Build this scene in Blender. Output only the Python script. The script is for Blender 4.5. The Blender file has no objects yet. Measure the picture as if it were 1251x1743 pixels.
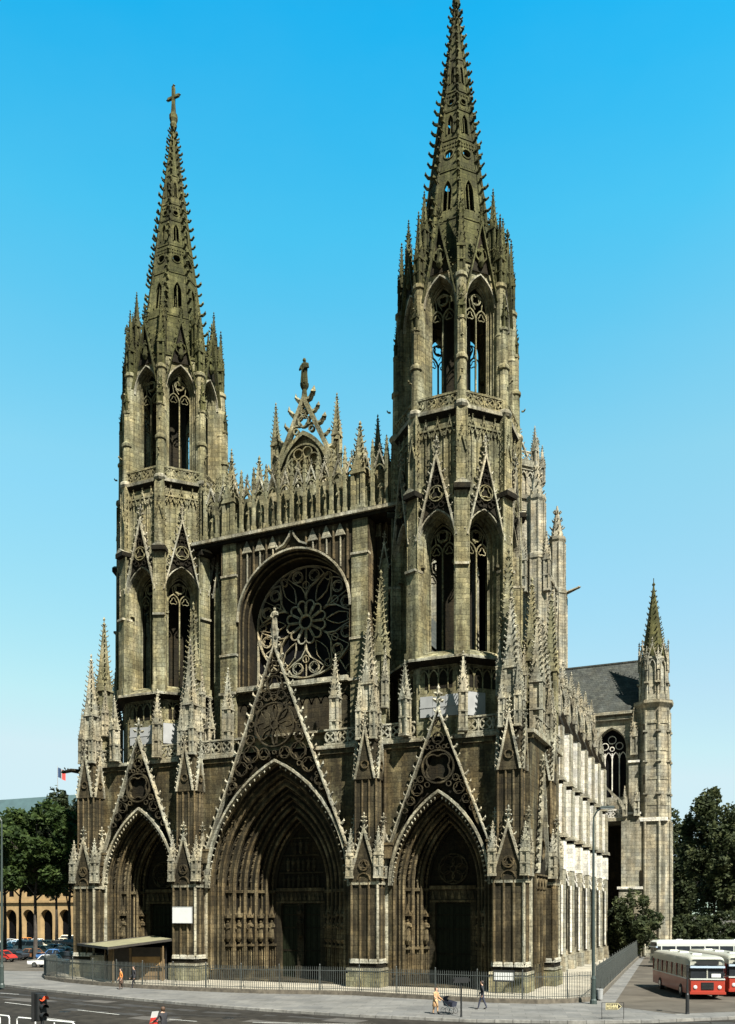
import bpy, math, random
from mathutils import Vector, Matrix
R = math.radians
pi = math.pi
random.seed(11)
scn = bpy.context.scene
col = scn.collection
K = .74                                         # albedo scale that goes with the film exposure below

# ---------------------------------------------------------------- materials
def node_mat(name):
    m = bpy.data.materials.new(name); m.use_nodes = True
    nt = m.node_tree; b = nt.nodes['Principled BSDF']
    return m, nt, b

def simple(name, c, rough=.7, metal=0, var=.15, scale=3., bump=0.):
    m, nt, b = node_mat(name)
    b.inputs['Roughness'].default_value = rough; b.inputs['Metallic'].default_value = metal
    g = nt.nodes.new('ShaderNodeNewGeometry'); n = nt.nodes.new('ShaderNodeTexNoise')
    n.inputs['Scale'].default_value = scale; n.inputs['Detail'].default_value = 4
    nt.links.new(g.outputs['Position'], n.inputs['Vector'])
    r = nt.nodes.new('ShaderNodeValToRGB')
    r.color_ramp.elements[0].position = .3; r.color_ramp.elements[1].position = .7
    r.color_ramp.elements[0].color = (*[K*x*(1-var) for x in c], 1)
    r.color_ramp.elements[1].color = (*[K*min(1, x*(1+var)) for x in c], 1)
    nt.links.new(n.outputs['Fac'], r.inputs['Fac']); nt.links.new(r.outputs['Color'], b.inputs['Base Color'])
    if bump:
        bp = nt.nodes.new('ShaderNodeBump'); bp.inputs['Strength'].default_value = bump; bp.inputs['Distance'].default_value = .05
        nt.links.new(n.outputs['Fac'], bp.inputs['Height']); nt.links.new(bp.outputs['Normal'], b.inputs['Normal'])
    return m

def stone(name, dark, mid, light, soot=(.018, .015, .009), sootamt=.5, course=.42, stretch=.12, joint=.55, rust=1., soot0=.47):
    """weathered ashlar: courses, blotches, vertical run-off stains, black crust"""
    m, nt, b = node_mat(name); N = nt.nodes; L = nt.links
    dark, mid, light, soot = [[K*x for x in c] for c in (dark, mid, light, soot)]
    b.inputs['Roughness'].default_value = .92; b.inputs['Specular IOR Level'].default_value = .15
    g = N.new('ShaderNodeNewGeometry'); sx = N.new('ShaderNodeSeparateXYZ'); L.new(g.outputs['Position'], sx.inputs[0])
    a = N.new('ShaderNodeMath'); a.operation = 'MULTIPLY_ADD'; a.inputs[1].default_value = .62
    L.new(sx.outputs['Y'], a.inputs[0]); L.new(sx.outputs['X'], a.inputs[2])
    cv = N.new('ShaderNodeCombineXYZ'); L.new(a.outputs[0], cv.inputs['X']); L.new(sx.outputs['Z'], cv.inputs['Y'])
    br = N.new('ShaderNodeTexBrick'); L.new(cv.outputs[0], br.inputs['Vector'])
    br.inputs['Scale'].default_value = 1; br.inputs['Brick Width'].default_value = course*2.2; br.inputs['Row Height'].default_value = course
    br.inputs['Mortar Size'].default_value = .022; br.inputs['Mortar Smooth'].default_value = .4
    br.inputs['Color1'].default_value = (.76, .77, .78, 1); br.inputs['Color2'].default_value = (1.2, 1.17, 1.08, 1)
    br.inputs['Mortar'].default_value = (joint, joint, joint*.95, 1)
    def noise(vec, scale, detail=5, rough=.6):
        n = N.new('ShaderNodeTexNoise'); n.inputs['Scale'].default_value = scale; n.inputs['Detail'].default_value = detail
        n.inputs['Roughness'].default_value = rough; L.new(vec, n.inputs['Vector']); return n.outputs['Fac']
    mp = N.new('ShaderNodeMapping'); mp.inputs['Scale'].default_value = (1, 1, stretch); L.new(g.outputs['Position'], mp.inputs[0])
    n1 = noise(g.outputs['Position'], .55); n2 = noise(mp.outputs[0], 1.6, 6, .65); n3 = noise(g.outputs['Position'], 5.5, 4, .7)
    r1 = N.new('ShaderNodeValToRGB'); e = r1.color_ramp.elements
    e[0].position = .33; e[0].color = (*dark, 1); e[1].position = .68; e[1].color = (*light, 1)
    k = e.new(.5); k.color = (*mid, 1)
    mx0 = N.new('ShaderNodeMath'); mx0.operation = 'MULTIPLY_ADD'; mx0.inputs[1].default_value = .55
    L.new(n2, mx0.inputs[0])
    h = N.new('ShaderNodeMath'); h.operation = 'MULTIPLY'; h.inputs[1].default_value = .45; L.new(n1, h.inputs[0]); L.new(h.outputs[0], mx0.inputs[2])
    L.new(mx0.outputs[0], r1.inputs['Fac'])
    mul = N.new('ShaderNodeMix'); mul.data_type = 'RGBA'; mul.blend_type = 'MULTIPLY'; mul.inputs['Factor'].default_value = 1
    L.new(r1.outputs['Color'], mul.inputs['A']); L.new(br.outputs['Color'], mul.inputs['B'])
    n6 = noise(g.outputs['Position'], 11, 3, .75); r6 = N.new('ShaderNodeMapRange'); r6.inputs[1].default_value = .32; r6.inputs[2].default_value = .68; r6.inputs[3].default_value = .5; r6.inputs[4].default_value = 1.5
    L.new(n6, r6.inputs[0]); mu6 = N.new('ShaderNodeMix'); mu6.data_type = 'RGBA'; mu6.blend_type = 'MULTIPLY'; mu6.inputs['Factor'].default_value = 1
    L.new(mul.outputs['Result'], mu6.inputs['A']); L.new(r6.outputs[0], mu6.inputs['B']); mul = mu6
    # rusty and grey patches
    mp3 = N.new('ShaderNodeMapping'); mp3.inputs['Scale'].default_value = (1, 1, .35); mp3.inputs['Location'].default_value = (3, 17, 5); L.new(g.outputs['Position'], mp3.inputs[0])
    n5 = noise(mp3.outputs[0], .8, 3, .5); r5 = N.new('ShaderNodeValToRGB'); e5 = r5.color_ramp.elements
    e5[0].position = .38; e5[0].color = (1-.1*rust, 1-.04*rust, 1-.03*rust, 1); e5[1].position = .66; e5[1].color = (1+.14*rust, 1, 1-.2*rust, 1); L.new(n5, r5.inputs['Fac'])
    mu5 = N.new('ShaderNodeMix'); mu5.data_type = 'RGBA'; mu5.blend_type = 'MULTIPLY'; mu5.inputs['Factor'].default_value = 1
    L.new(mul.outputs['Result'], mu5.inputs['A']); L.new(r5.outputs['Color'], mu5.inputs['B']); mul = mu5
    # black crust in blotches and streaks
    r2 = N.new('ShaderNodeValToRGB'); r2.color_ramp.elements[0].position = soot0; r2.color_ramp.elements[1].position = soot0+.15
    r2.color_ramp.elements[1].color = (sootamt, sootamt, sootamt, 1)
    ad = N.new('ShaderNodeMath'); ad.operation = 'MULTIPLY_ADD'; ad.inputs[1].default_value = .5
    h2 = N.new('ShaderNodeMath'); h2.operation = 'MULTIPLY'; h2.inputs[1].default_value = .5
    mp2 = N.new('ShaderNodeMapping'); mp2.inputs['Scale'].default_value = (1, 1, .07); mp2.inputs['Location'].default_value = (9, 4, 2)
    L.new(g.outputs['Position'], mp2.inputs[0])
    n4 = noise(mp2.outputs[0], 1.1, 5, .7)
    L.new(n3, h2.inputs[0]); L.new(n4, ad.inputs[0]); L.new(h2.outputs[0], ad.inputs[2]); L.new(ad.outputs[0], r2.inputs['Fac'])
    mx = N.new('ShaderNodeMix'); mx.data_type = 'RGBA'; L.new(r2.outputs['Color'], mx.inputs['Factor'])
    L.new(mul.outputs['Result'], mx.inputs['A']); mx.inputs['B'].default_value = (*soot, 1)
    L.new(mx.outputs['Result'], b.inputs['Base Color'])
    bm_ = N.new('ShaderNodeBump'); bm_.inputs['Strength'].default_value = .55; bm_.inputs['Distance'].default_value = .06
    hh = N.new('ShaderNodeMath'); hh.operation = 'MULTIPLY_ADD'; hh.inputs[1].default_value = -1.2
    L.new(br.outputs['Fac'], hh.inputs[0]); L.new(n3, hh.inputs[2]); L.new(hh.outputs[0], bm_.inputs['Height'])
    L.new(bm_.outputs['Normal'], b.inputs['Normal'])
    return m

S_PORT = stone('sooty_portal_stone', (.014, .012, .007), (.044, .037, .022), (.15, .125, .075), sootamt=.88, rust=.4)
S_TOWER = stone('weathered_tower_stone', (.066, .062, .034), (.21, .199, .122), (.47, .448, .32), sootamt=.92, rust=.6, soot0=.49)
S_SPIRE = stone('lichened_spire_stone', (.02, .022, .008), (.07, .072, .028), (.20, .196, .095), rust=.3, sootamt=.75, course=.5)
S_PALE = stone('washed_pale_stone', (.12, .113, .08), (.31, .295, .23), (.62, .6, .5), soot0=.49, rust=.5, sootamt=.85, course=.5)
S_CLEAN = stone('cleaned_white_stone', (.46, .44, .38), (.76, .74, .68), (.92, .9, .86), sootamt=.45, course=.5, joint=.7, rust=.25)
S_GREY = stone('grey_transept_stone', (.13, .122, .095), (.29, .275, .22), (.52, .5, .42), soot0=.52, sootamt=.75, course=.5, joint=.4, rust=.5)
S_DARK = stone('shade_and_crust_stone', (.006, .005, .003), (.014, .012, .007), (.038, .030, .016), sootamt=.5)  # near-black: shade of recesses, backings and interiors put into the colour
M_GLASS = simple('dark_leaded_glass', (.006, .006, .007), .75, var=.5, scale=2)
M_GLASS.node_tree.nodes['Principled BSDF'].inputs['Specular IOR Level'].default_value = .05
S_WALL = stone('brown_wall_ashlar', (.02, .017, .009), (.088, .074, .042), (.27, .235, .145), sootamt=.9, rust=.9, soot0=.45)
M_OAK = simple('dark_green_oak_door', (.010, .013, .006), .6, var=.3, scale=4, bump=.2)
M_SLATE = stone('grey_slate', (.036, .04, .037), (.056, .062, .058), (.085, .092, .088), rust=.2, sootamt=.4, course=.36, joint=.5)
M_OAK.node_tree.nodes['Principled BSDF'].inputs['Specular IOR Level'].default_value = .1
M_BOARD = simple('white_board', (.66, .67, .65), .6, var=.04)
M_LIME = simple('limewashed_panel', (.3, .31, .305), .85, var=.12, scale=1.2)
M_IRON = simple('dark_iron', (.012, .013, .013), .5, var=.2)

# ---------------------------------------------------------------- mesh builder
CR = random.Random(5)
class MB:
    def __init__(s): s.v = []; s.f = []; s.mi = []; s.M = Matrix.Identity(4); s.st = []; s.k = 0
    def push(s, M): s.st.append(s.M); s.M = s.M @ M
    def pop(s): s.M = s.st.pop()
    def P(s, p):
        q = s.M @ Vector(p); s.v.append((q.x, q.y, q.z)); return len(s.v)-1
    def F(s, idx): s.f.append(tuple(idx)); s.mi.append(s.k)
    def poly(s, pts): s.F([s.P(p) for p in pts])
    def box(s, x0, x1, y0, y1, z0, z1, top=None):
        t = top if top is not None else 1
        cx, cy = (x0+x1)/2, (y0+y1)/2
        def L(z, k): return [s.P((cx+(a-cx)*k, cy+(b-cy)*k, z)) for a, b in ((x0, y0), (x1, y0), (x1, y1), (x0, y1))]
        a = L(z0, 1); b = L(z1, t)
        for i in range(4): j = (i+1) % 4; s.F((a[i], a[j], b[j], b[i]))
        s.F(b); s.F(a[::-1])
    def strip(s, a, b):
        A = [s.P(p) for p in a]; B = [s.P(p) for p in b]
        for i in range(len(A)-1): s.F((A[i], A[i+1], B[i+1], B[i]))
    def rings(s, rs, closed=True, cap0=False, cap1=False):
        I = [[s.P(p) for p in r] for r in rs]; n = len(I[0])
        for a, b in zip(I, I[1:]):
            for i in range(n if closed else n-1):
                j = (i+1) % n; s.F((a[i], a[j], b[j], b[i]))
        if cap0: s.F(I[0][::-1])
        if cap1: s.F(I[-1])
    def cyl(s, x, y, prof, n=8, ph=0., sy=1.):
        """lathe: prof = [(r, z), ...]"""
        s.rings([[(x+r*math.cos(ph+2*pi*i/n), y+sy*r*math.sin(ph+2*pi*i/n), z) for i in range(n)] for r, z in prof], True, True, True)
    def tube(s, pts, r, n=4, closed=False, r1=None):
        V = [Vector(p) for p in pts]; m = len(V); rs = []
        for i, p in enumerate(V):
            if closed: d = V[(i+1) % m]-V[i-1]
            else: d = V[min(i+1, m-1)]-V[max(i-1, 0)]
            if d.length < 1e-9: d = Vector((0, 0, 1))
            d.normalize(); u = Vector((0, 1, 0)) if abs(d.y) < .9 else Vector((1, 0, 0))
            a = d.cross(u).normalized(); b = d.cross(a)
            q = r if r1 is None else r+(r1-r)*i/max(1, m-1)
            rs.append([p+(a*math.cos(2*pi*(k+.5)/n)+b*math.sin(2*pi*(k+.5)/n))*q for k in range(n)])
        if closed: rs.append(rs[0])
        s.rings(rs, True, not closed, not closed)
    def bar(s, pts, w, y0, y1, closed=False):
        """flat tracery bar along (u, z) points, width w, from depth y0 (front) to y1"""
        m = len(pts); o = []; q = []
        for i, (u, z) in enumerate(pts):
            if closed: a, b = pts[i-1], pts[(i+1) % m]
            else: a, b = pts[max(i-1, 0)], pts[min(i+1, m-1)]
            dx, dz = b[0]-a[0], b[1]-a[1]; l = math.hypot(dx, dz) or 1
            o.append((u-dz/l*w/2, z+dx/l*w/2)); q.append((u+dz/l*w/2, z-dx/l*w/2))
        if closed: o.append(o[0]); q.append(q[0])
        f = lambda L, y: [(a, y, b) for a, b in L]
        s.strip(f(o, y0), f(q, y0)); s.strip(f(o, y1), f(o, y0)); s.strip(f(q, y0), f(q, y1))
    def extr(s, pts, y0, y1, front=True, back=False, closed=True):
        a = [s.P((u, y0, z)) for u, z in pts]; b = [s.P((u, y1, z)) for u, z in pts]; n = len(pts)
        for i in range(n if closed else n-1): j = (i+1) % n; s.F((a[i], a[j], b[j], b[i]))
        if front: s.F(a)
        if back: s.F(b[::-1])
    def knob(s, p, d, r, l):
        """leaf-like lump: stretched octahedron along d"""
        p = Vector(p); d = Vector(d).normalized(); u = Vector((0, 0, 1)) if abs(d.z) < .9 else Vector((1, 0, 0))
        a = d.cross(u).normalized()*r; b = d.cross(a).normalized()*r
        q = [s.P(x) for x in (p-d*l*.5, p+a, p+b, p-a, p-b, p+d*l*.5)]
        for i in range(4):
            j = (i+1) % 4; s.F((q[0], q[1+j], q[1+i])); s.F((q[5], q[1+i], q[1+j]))
    def crocket(s, p, d, k=.4):
        """curled leaf: stalk outwards, broad tip curling up; worn unevenly, some broken off"""
        q = CR.random(); k *= .8+.4*CR.random()
        p = Vector(p); d = Vector(d).normalized(); u = Vector((0, 0, 1))
        if q < .06: s.knob(p+d*k*.15, d, k*.2, k*.4); return
        e = d.cross(u)*((CR.random()-.5)*.3)
        t = p+d*k*.55+u*k*.22+e*k
        s.tube([p-d*k*.2, p+d*k*.3-u*k*.02, t], k*.26, 5, r1=k*.2)
        w = d.cross(u).normalized()*k*.38
        L = [s.P(x) for x in (t-d*k*.2-u*k*.12, t+w, t+d*k*.3+u*k*.05, t-w, t+u*k*(.4+.2*q)+d*k*.15)]
        for a, b in ((0, 1), (1, 2), (2, 3), (3, 0)): s.F((L[a], L[b], L[4]))
        s.F((L[3], L[2], L[1], L[0]))
    def build(s, name, mats, parent=None, loc=(0, 0, 0), smooth=False):
        me = bpy.data.meshes.new(name); me.from_pydata(s.v, [], s.f)
        for m in (mats if isinstance(mats, (list, tuple)) else [mats]): me.materials.append(m)
        if any(s.mi): me.polygons.foreach_set('material_index', s.mi)
        if smooth: me.polygons.foreach_set('use_smooth', [True]*len(s.f))
        me.update()
        o = bpy.data.objects.new(name, me); col.objects.link(o); o.location = loc
        if parent: o.parent = parent
        return o

def T(x=0, y=0, z=0, rz=0): return Matrix.Translation((x, y, z)) @ Matrix.Rotation(rz, 4, 'Z')
def tag(o, label=None, cat=None, group=None, kind=None):
    for k, v in (('label', label), ('category', cat), ('group', group), ('kind', kind)):
        if v: o[k] = v
    return o
def empty(name, loc=(0, 0, 0), rz=0, parent=None):
    o = bpy.data.objects.new(name, None); col.objects.link(o); o.location = loc; o.rotation_euler = (0, 0, rz)
    o.empty_display_size = .3
    if parent: o.parent = parent
    return o
def inst(o, parent=None, loc=None, rz=None, name=None, sc=None):
    c = o.copy(); col.objects.link(c); c.parent = parent
    if loc is not None: c.location = loc
    if rz is not None: c.rotation_euler = (0, 0, rz)
    if sc is not None: c.scale = sc if isinstance(sc, tuple) else (sc, sc, sc)
    return c
KIDS = {}
def copy_tree(o, parent=None):
    c = o.copy(); col.objects.link(c); c.parent = parent
    for ch in list(o.children): copy_tree(ch, c)
    return c

# ---------------------------------------------------------------- gothic vocabulary
def arch(s, zs, rise, d=0., z0=None, n=9):
    """pointed arch outline, (u, z) from left foot over the apex to right foot, offset outwards by d"""
    c = (rise*rise-s*s)/(2*s); r = s+c+d
    a1 = math.acos(max(-1, min(1, -c/r)))
    L = [(c+r*math.cos(pi+(a1-pi)*i/n), zs+r*math.sin(pi+(a1-pi)*i/n)) for i in range(n+1)]
    L[-1] = (0., L[-1][1])
    if z0 is not None: L = [(L[0][0], z0)]+L
    return L+[(-u, z) for u, z in L[-2::-1]]
def circ(u, z, r, n=16, ph=0): return [(u+r*math.cos(ph+2*pi*i/n), z+r*math.sin(ph+2*pi*i/n)) for i in range(n)]
def foil(u, z, r, k=4, ph=0, m=5):
    P = []
    c = r*.55; q = r*.47
    for i in range(k):
        a = ph+2*pi*i/k
        for j in range(m):
            b = a+(-1.9+3.8*j/(m-1)) * (2.2/ max(k, 3)+.25)
            P.append((u+c*math.cos(a)+q*math.cos(b), z+c*math.sin(a)+q*math.sin(b)))
    return P
def y3(L, y): return [(u, y, z) for u, z in L]
def sh(L, du, dz=0): return [(u+du, z+dz) for u, z in L]

def archwall(mb, u0, u1, z0, z1, A, y, u0t=None, u1t=None, um=0.):
    """front wall with an arched opening whose outline A runs foot-apex-foot; u0t/u1t = edges at the top"""
    u0t = u0 if u0t is None else u0t; u1t = u1 if u1t is None else u1t
    m = len(A)//2
    zf = A[0][1]
    lerp = lambda a, b, z: a+(b-a)*(z-z0)/(z1-z0)
    if zf > z0+1e-4:
        mb.poly([(u0, y, z0), (u1, y, z0), (lerp(u1, u1t, zf), y, zf), (lerp(u0, u0t, zf), y, zf)])
        z = zf
    else: z = z0
    mb.poly([(lerp(u0, u0t, z), y, z)]+[(a, y, b) for a, b in A[:m+1]]+[(um, y, z1), (u0t, y, z1)])
    mb.poly([(um, y, z1)]+[(a, y, b) for a, b in A[m:]]+[(lerp(u1, u1t, z), y, z), (u1t, y, z1)])

def slope_crockets(mb, a, b, n, k, y, side):
    (u0, z0), (u1, z1) = a, b
    for i in range(n):
        t = (i+.5)/n; l = math.hypot(u1-u0, z1-z0)
        nx, nz = side*abs(z1-z0)/l, abs(u1-u0)/l
        mb.crocket((u0+(u1-u0)*t, y, z0+(z1-z0)*t), (nx, 0, nz*.6), k)

def finial(mb, x, y, z, h):
    mb.cyl(x, y, [(h*.09, z-h*.1), (h*.07, z+h*.3), (h*.06, z+h*.75)], 5)
    for zz, k in ((z+h*.3, .26), (z+h*.6, .2)):
        for i in range(4):
            a = pi/4+i*pi/2
            mb.knob((x+math.cos(a)*h*k*.7, y+math.sin(a)*h*k*.7, zz), (math.cos(a), math.sin(a), .5), h*.09, h*k)
    mb.knob((x, y, z+h*.85), (0, 0, 1), h*.09, h*.34)

def gable(mb, w, zf, za, y0, y1, k=.35, n=8, cw=.22, mi_cope=None, fin=1.2):
    """crocketed gable frame: two sloping copings, finial"""
    old = mb.k
    for sgn in (-1, 1):
        if mi_cope is not None: mb.k = mi_cope
        l = math.hypot(w, za-zf); nx, nz = (za-zf)/l*cw, w/l*cw
        pts = [(sgn*w, zf), (0, za), (0, za-cw*l/w), (sgn*(w-cw*l/(za-zf)), zf)]
        if sgn < 0: pts = pts[::-1]
        mb.extr(pts, y0, y1, True, True)
        slope_crockets(mb, (sgn*w, zf), (0, za), n, k, (y0+y1)/2, sgn)
    if fin: finial(mb, 0, (y0+y1)/2, za, fin)
    mb.k = old

def pinn(mb, x, y, z0, w, hs, hsp, n=8, gab=True, rot=0., k=None):
    """square panelled shaft, gablets on its sides, crocketed spirelet"""
    mb.push(T(x, y, 0, rot)); h = w/2; k = k or w*.33
    if hs > 0:
        c = h*.72; mb.box(-c, c, -c, c, z0, z0+hs)
        q = h*.26
        for sx in (-1, 1):
            for sy in (-1, 1):
                mb.box(sx*(h-q)-q, sx*(h-q)+q, sy*(h-q)-q, sy*(h-q)+q, z0, z0+hs)
        mb.box(-h*1.08, h*1.08, -h*1.08, h*1.08, z0-.02, z0+w*.3)
        if hs > 3*w: mb.box(-h*1.06, h*1.06, -h*1.06, h*1.06, z0+hs*.5-w*.08, z0+hs*.5+w*.08)
    zt = z0+hs
    mb.box(-h*1.12, h*1.12, -h*1.12, h*1.12, zt-.12*w, zt+.04*w)
    if gab:
        for i in range(4):
            mb.push(T(0, 0, 0, i*pi/2))
            mb.extr([(-h*.98, zt), (h*.98, zt), (0, zt+w*1.35)], -h*1.06, -h*.7, True, True)
            for sg in (-1, 1):
                for t in (.3, .65): mb.crocket((sg*h*(1-t), -h*.9, zt+w*1.35*t), (sg, 0, .5), k*.7)
            mb.knob((0, -h*.9, zt+w*1.5), (0, 0, 1), k*.35, k*1.3)
            mb.pop()
    zb = zt+.02; a, b = h*.86, h*.1
    mb.rings([[(sx*a, sy*a, zb) for sx, sy in ((-1, -1), (1, -1), (1, 1), (-1, 1))],
              [(sx*b, sy*b, zb+hsp*.93) for sx, sy in ((-1, -1), (1, -1), (1, 1), (-1, 1))]], True, False, True)
    for i in range(n):
        t = (i+.8)/(n+.6); r = a+(b-a)*t
        for sx, sy in ((-1, -1), (1, -1), (1, 1), (-1, 1)):
            mb.crocket((sx*r, sy*r, zb+hsp*.93*t), (sx, sy, .2), k*(1-.45*t))
    mb.knob((0, 0, zb+hsp*.9), (0, 0, 1), w*.2, w*.35); mb.knob((0, 0, zb+hsp*.97), (0, 0, 1), w*.13, w*.5)
    mb.pop()

def figure(mb, x, y, z, h, rz=0., canopy=True):
    """draped standing stone figure on a corbel under a canopy"""
    h *= CR.uniform(.92, 1.06); aj = CR.uniform(-.12, .12); mb.push(T(x, y, z, rz+CR.uniform(-.35, .35)))
    mb.cyl(0, 0, [(h*.06, -h*.2), (h*.17, -h*.04), (h*.19, 0)], 6)
    mb.cyl(0, 0, [(.16*h, 0), (.15*h, .15*h), (.125*h, .45*h), (.14*h, .62*h), (.15*h, .74*h), (.12*h, .81*h), (.05*h, .84*h), (.045*h, .87*h)], 8, 0, .72)
    mb.cyl(0, -h*.01, [(.03*h, .85*h), (.065*h, .89*h), (.07*h, .93*h), (.05*h, .985*h), (.015*h, h)], 7)
    for sg in (-1, 1):
        mb.tube([(sg*.14*h, 0, .77*h), (sg*.19*h, -.03*h, (.6+sg*aj*.3)*h), (sg*.06*h, -.14*h, (.58+sg*aj)*h)], .042*h, 5)
    for i in range(5):
        a = -pi/2+(i-2)*.5
        mb.tube([(math.cos(a)*.155*h, math.sin(a)*.115*h, .02*h), (math.cos(a)*.12*h, math.sin(a)*.092*h, .46*h), (math.cos(a)*.1*h, math.sin(a)*.09*h, .6*h)], .016*h, 4)
    if canopy:
        zc = h*1.12
        mb.cyl(0, 0, [(.2*h, zc), (.21*h, zc+.12*h), (.14*h, zc+.14*h), (.02*h, zc+.55*h)], 6)
        for i in range(6):
            a = i*pi/3
            mb.knob((math.cos(a)*.2*h, math.sin(a)*.2*h, zc+.16*h), (0, 0, 1), .045*h, .2*h)
    mb.pop()

def balustrade(mb, u0, u1, z0, h, y, step=1.05, t=.16):
    mb.box(u0, u1, y-t*.7, y+t*.7, z0, z0+.14); mb.box(u0, u1, y-t*.8, y+t*.8, z0+h-.16, z0+h)
    n = max(1, round((u1-u0)/step)); d = (u1-u0)/n; r = min(d, h-.3)*.5
    for i in range(n):
        u = u0+d*(i+.5); zc = z0+h/2
        mb.bar(circ(u, zc, r*.92, 12), .1, y-t/2, y+t/2, True)
        mb.bar([(u-r*.75, zc-r*.75), (u+r*.75, zc+r*.75)], .1, y-t/2+.02, y+t/2-.02)
        mb.bar([(u-r*.75, zc+r*.75), (u+r*.75, zc-r*.75)], .1, y-t/2+.03, y+t/2-.03)
        if i: mb.box(u0+d*i-.06, u0+d*i+.06, y-t*.5, y+t*.5, z0+.14, z0+h-.16)

def pack(mb, w, zf, za, y0, y1, arc=None, taken=(), rmax=.7, rmin=.2, seed=1, bw=.075, n=700, ztop=None, inside=None):
    """fill a gable (outside an arch, or inside it) with mirrored foiled roundels"""
    rnd = random.Random(seed); C = list(taken); l = math.hypot(w, za-zf)
    for i in range(n):
        r = rmax+(rmin-rmax)*(i/n)**.7; z = rnd.uniform(zf, ztop or za); u = 0 if rnd.random() < .15 else rnd.uniform(0, w)
        if 0 < u < r+.03: continue
        if inside is None and ((w-u)*(za-zf)-(z-zf)*w)/l < r+.12 or z-r < zf: continue
        if arc:
            s_, zs_, ri_, d_ = arc; c_ = (ri_*ri_-s_*s_)/(2*s_)
            if z > zs_:
                h_ = math.hypot(u+c_, z-zs_)
                if inside is None and h_ < s_+c_+d_+r+.05 or inside and h_ > s_+c_+d_-r-.05: continue
            elif (inside is None) or u > s_-r: continue
        if any(math.hypot(u-a, z-b) < r+q+.02 for a, b, q in C): continue
        C.append((u, z, r))
        for sg in ((1, -1) if u else (1,)):
            mb.bar(circ(sg*u, z, r, 12 if r > .3 else 9), bw, y0, y1, True)
            if r > .24: mb.bar(foil(sg*u, z, r*.86, 3 if i % 2 else 4, pi/2), bw*.75, y0+.03, y1-.03, True)

def panels(mb, u0, u1, z0, z1, y, n, dep=.14, r=.07):
    """blind lancet arcade laid on a wall at depth y"""
    d = (u1-u0)/n; s = d/2-r*.6
    for i in range(n+1): mb.tube([(u0+d*i, y-dep*.5, z0), (u0+d*i, y-dep*.5, z1)], r, 5)
    for i in range(n):
        A = sh(arch(s, z1-s*2.2, s*1.7, n=5), u0+d*(i+.5))
        mb.bar(A, r*1.5, y-dep, y-.003)
    mb.box(u0, u1, y-dep*1.2, y, z1, z1+.14)

def tracery2(mb, s, zsill, zs, rise, y0, y1, w=.14, foilz=None):
    """two-light window: mullion, two lancet heads, oculus with quatrefoil"""
    zl = zs-.35*rise; hs = s/2
    mb.bar([(0, zsill), (0, zl+hs*.3)], w*1.15, y0-.03, y1)
    for sg in (-1, 1):
        mb.bar(sh(arch(hs-w*.3, zl, hs*1.45, n=6), sg*hs), w, y0, y1)
        mb.bar(sh(foil(0, zl+hs*.25, hs*.62, 3, pi/2), sg*hs), w*.6, y0+.03, y1-.03, True)
        q = hs*.62
    zc = zl+rise*.62+.35*rise*.5; ro = s*.42
    mb.bar(circ(0, zc, ro, 14), w, y0-.01, y1, True)
    mb.bar(foil(0, zc, ro*.85, 4, pi/4), w*.6, y0+.03, y1-.03, True)
    mb.bar([(-s*.06, zl+hs*1.4), (-s*.34, zc-ro*.75)], w*.7, y0+.01, y1)
    for sg in (-1, 1):
        mb.bar([(sg*hs, zl+hs*1.4), (sg*s*.62, zc+ro*.2), (sg*ro*.7, zc+ro*.85)], w*.75, y0+.02, y1)
    mb.bar(arch(s-w*.3, zs, rise-w*.5, z0=zsill, n=8), w, y0+.01, y1)

# ================================================================ THE CHURCH
church = empty('gothic_church', (0, 0, 0))
tag(church, 'soot-dark gothic stone church with two openwork spires, rose window and three gabled portals', 'church')
COLS = [S_TOWER, S_PALE, S_DARK, S_PORT, S_SPIRE]      # slots 0..4
S_ROLL = stone('brown_moulding_stone', (.026, .021, .012), (.095, .075, .042), (.28, .23, .14), sootamt=.8, rust=.4)  # lighter copy of the portal stone, sunlit tone put into the colour
PCOL = [S_PORT, S_PALE, S_DARK, S_ROLL, S_TOWER]

def octr(r, z, n=8, ph=22.5): return [(r*math.cos(R(ph)+2*pi*i/n), r*math.sin(R(ph)+2*pi*i/n), z) for i in range(n)]
FR = [T(0, 0, 0, i*pi/4) for i in range(8)]                              # face frames of an octagon
VT = [i*pi/4+R(22.5) for i in range(8)]                                  # its corners

# shared pinnacle meshes, copied wherever they stand
def pin_mesh(w, hs, hsp, n, mat, gab=True):
    mb = MB(); pinn(mb, 0, 0, 0, w, hs, hsp, n, gab); o = mb.build('pinnacle', mat); me = o.data
    bpy.data.objects.remove(o); return me
def put(me, name, parent, x, y, z, rz=0., sc=(1, 1, 1)):
    o = bpy.data.objects.new(name, me); col.objects.link(o); o.parent = parent
    o.location = (x, y, z); o.rotation_euler = (0, 0, rz); o.scale = sc
    if name == 'pinnacle': o.scale = (sc[0], sc[1], sc[2]*CR.uniform(.95, 1.04)); o.rotation_euler = (CR.uniform(-.008, .008), CR.uniform(-.008, .008), rz+CR.uniform(-.05, .05))
    return o

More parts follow.
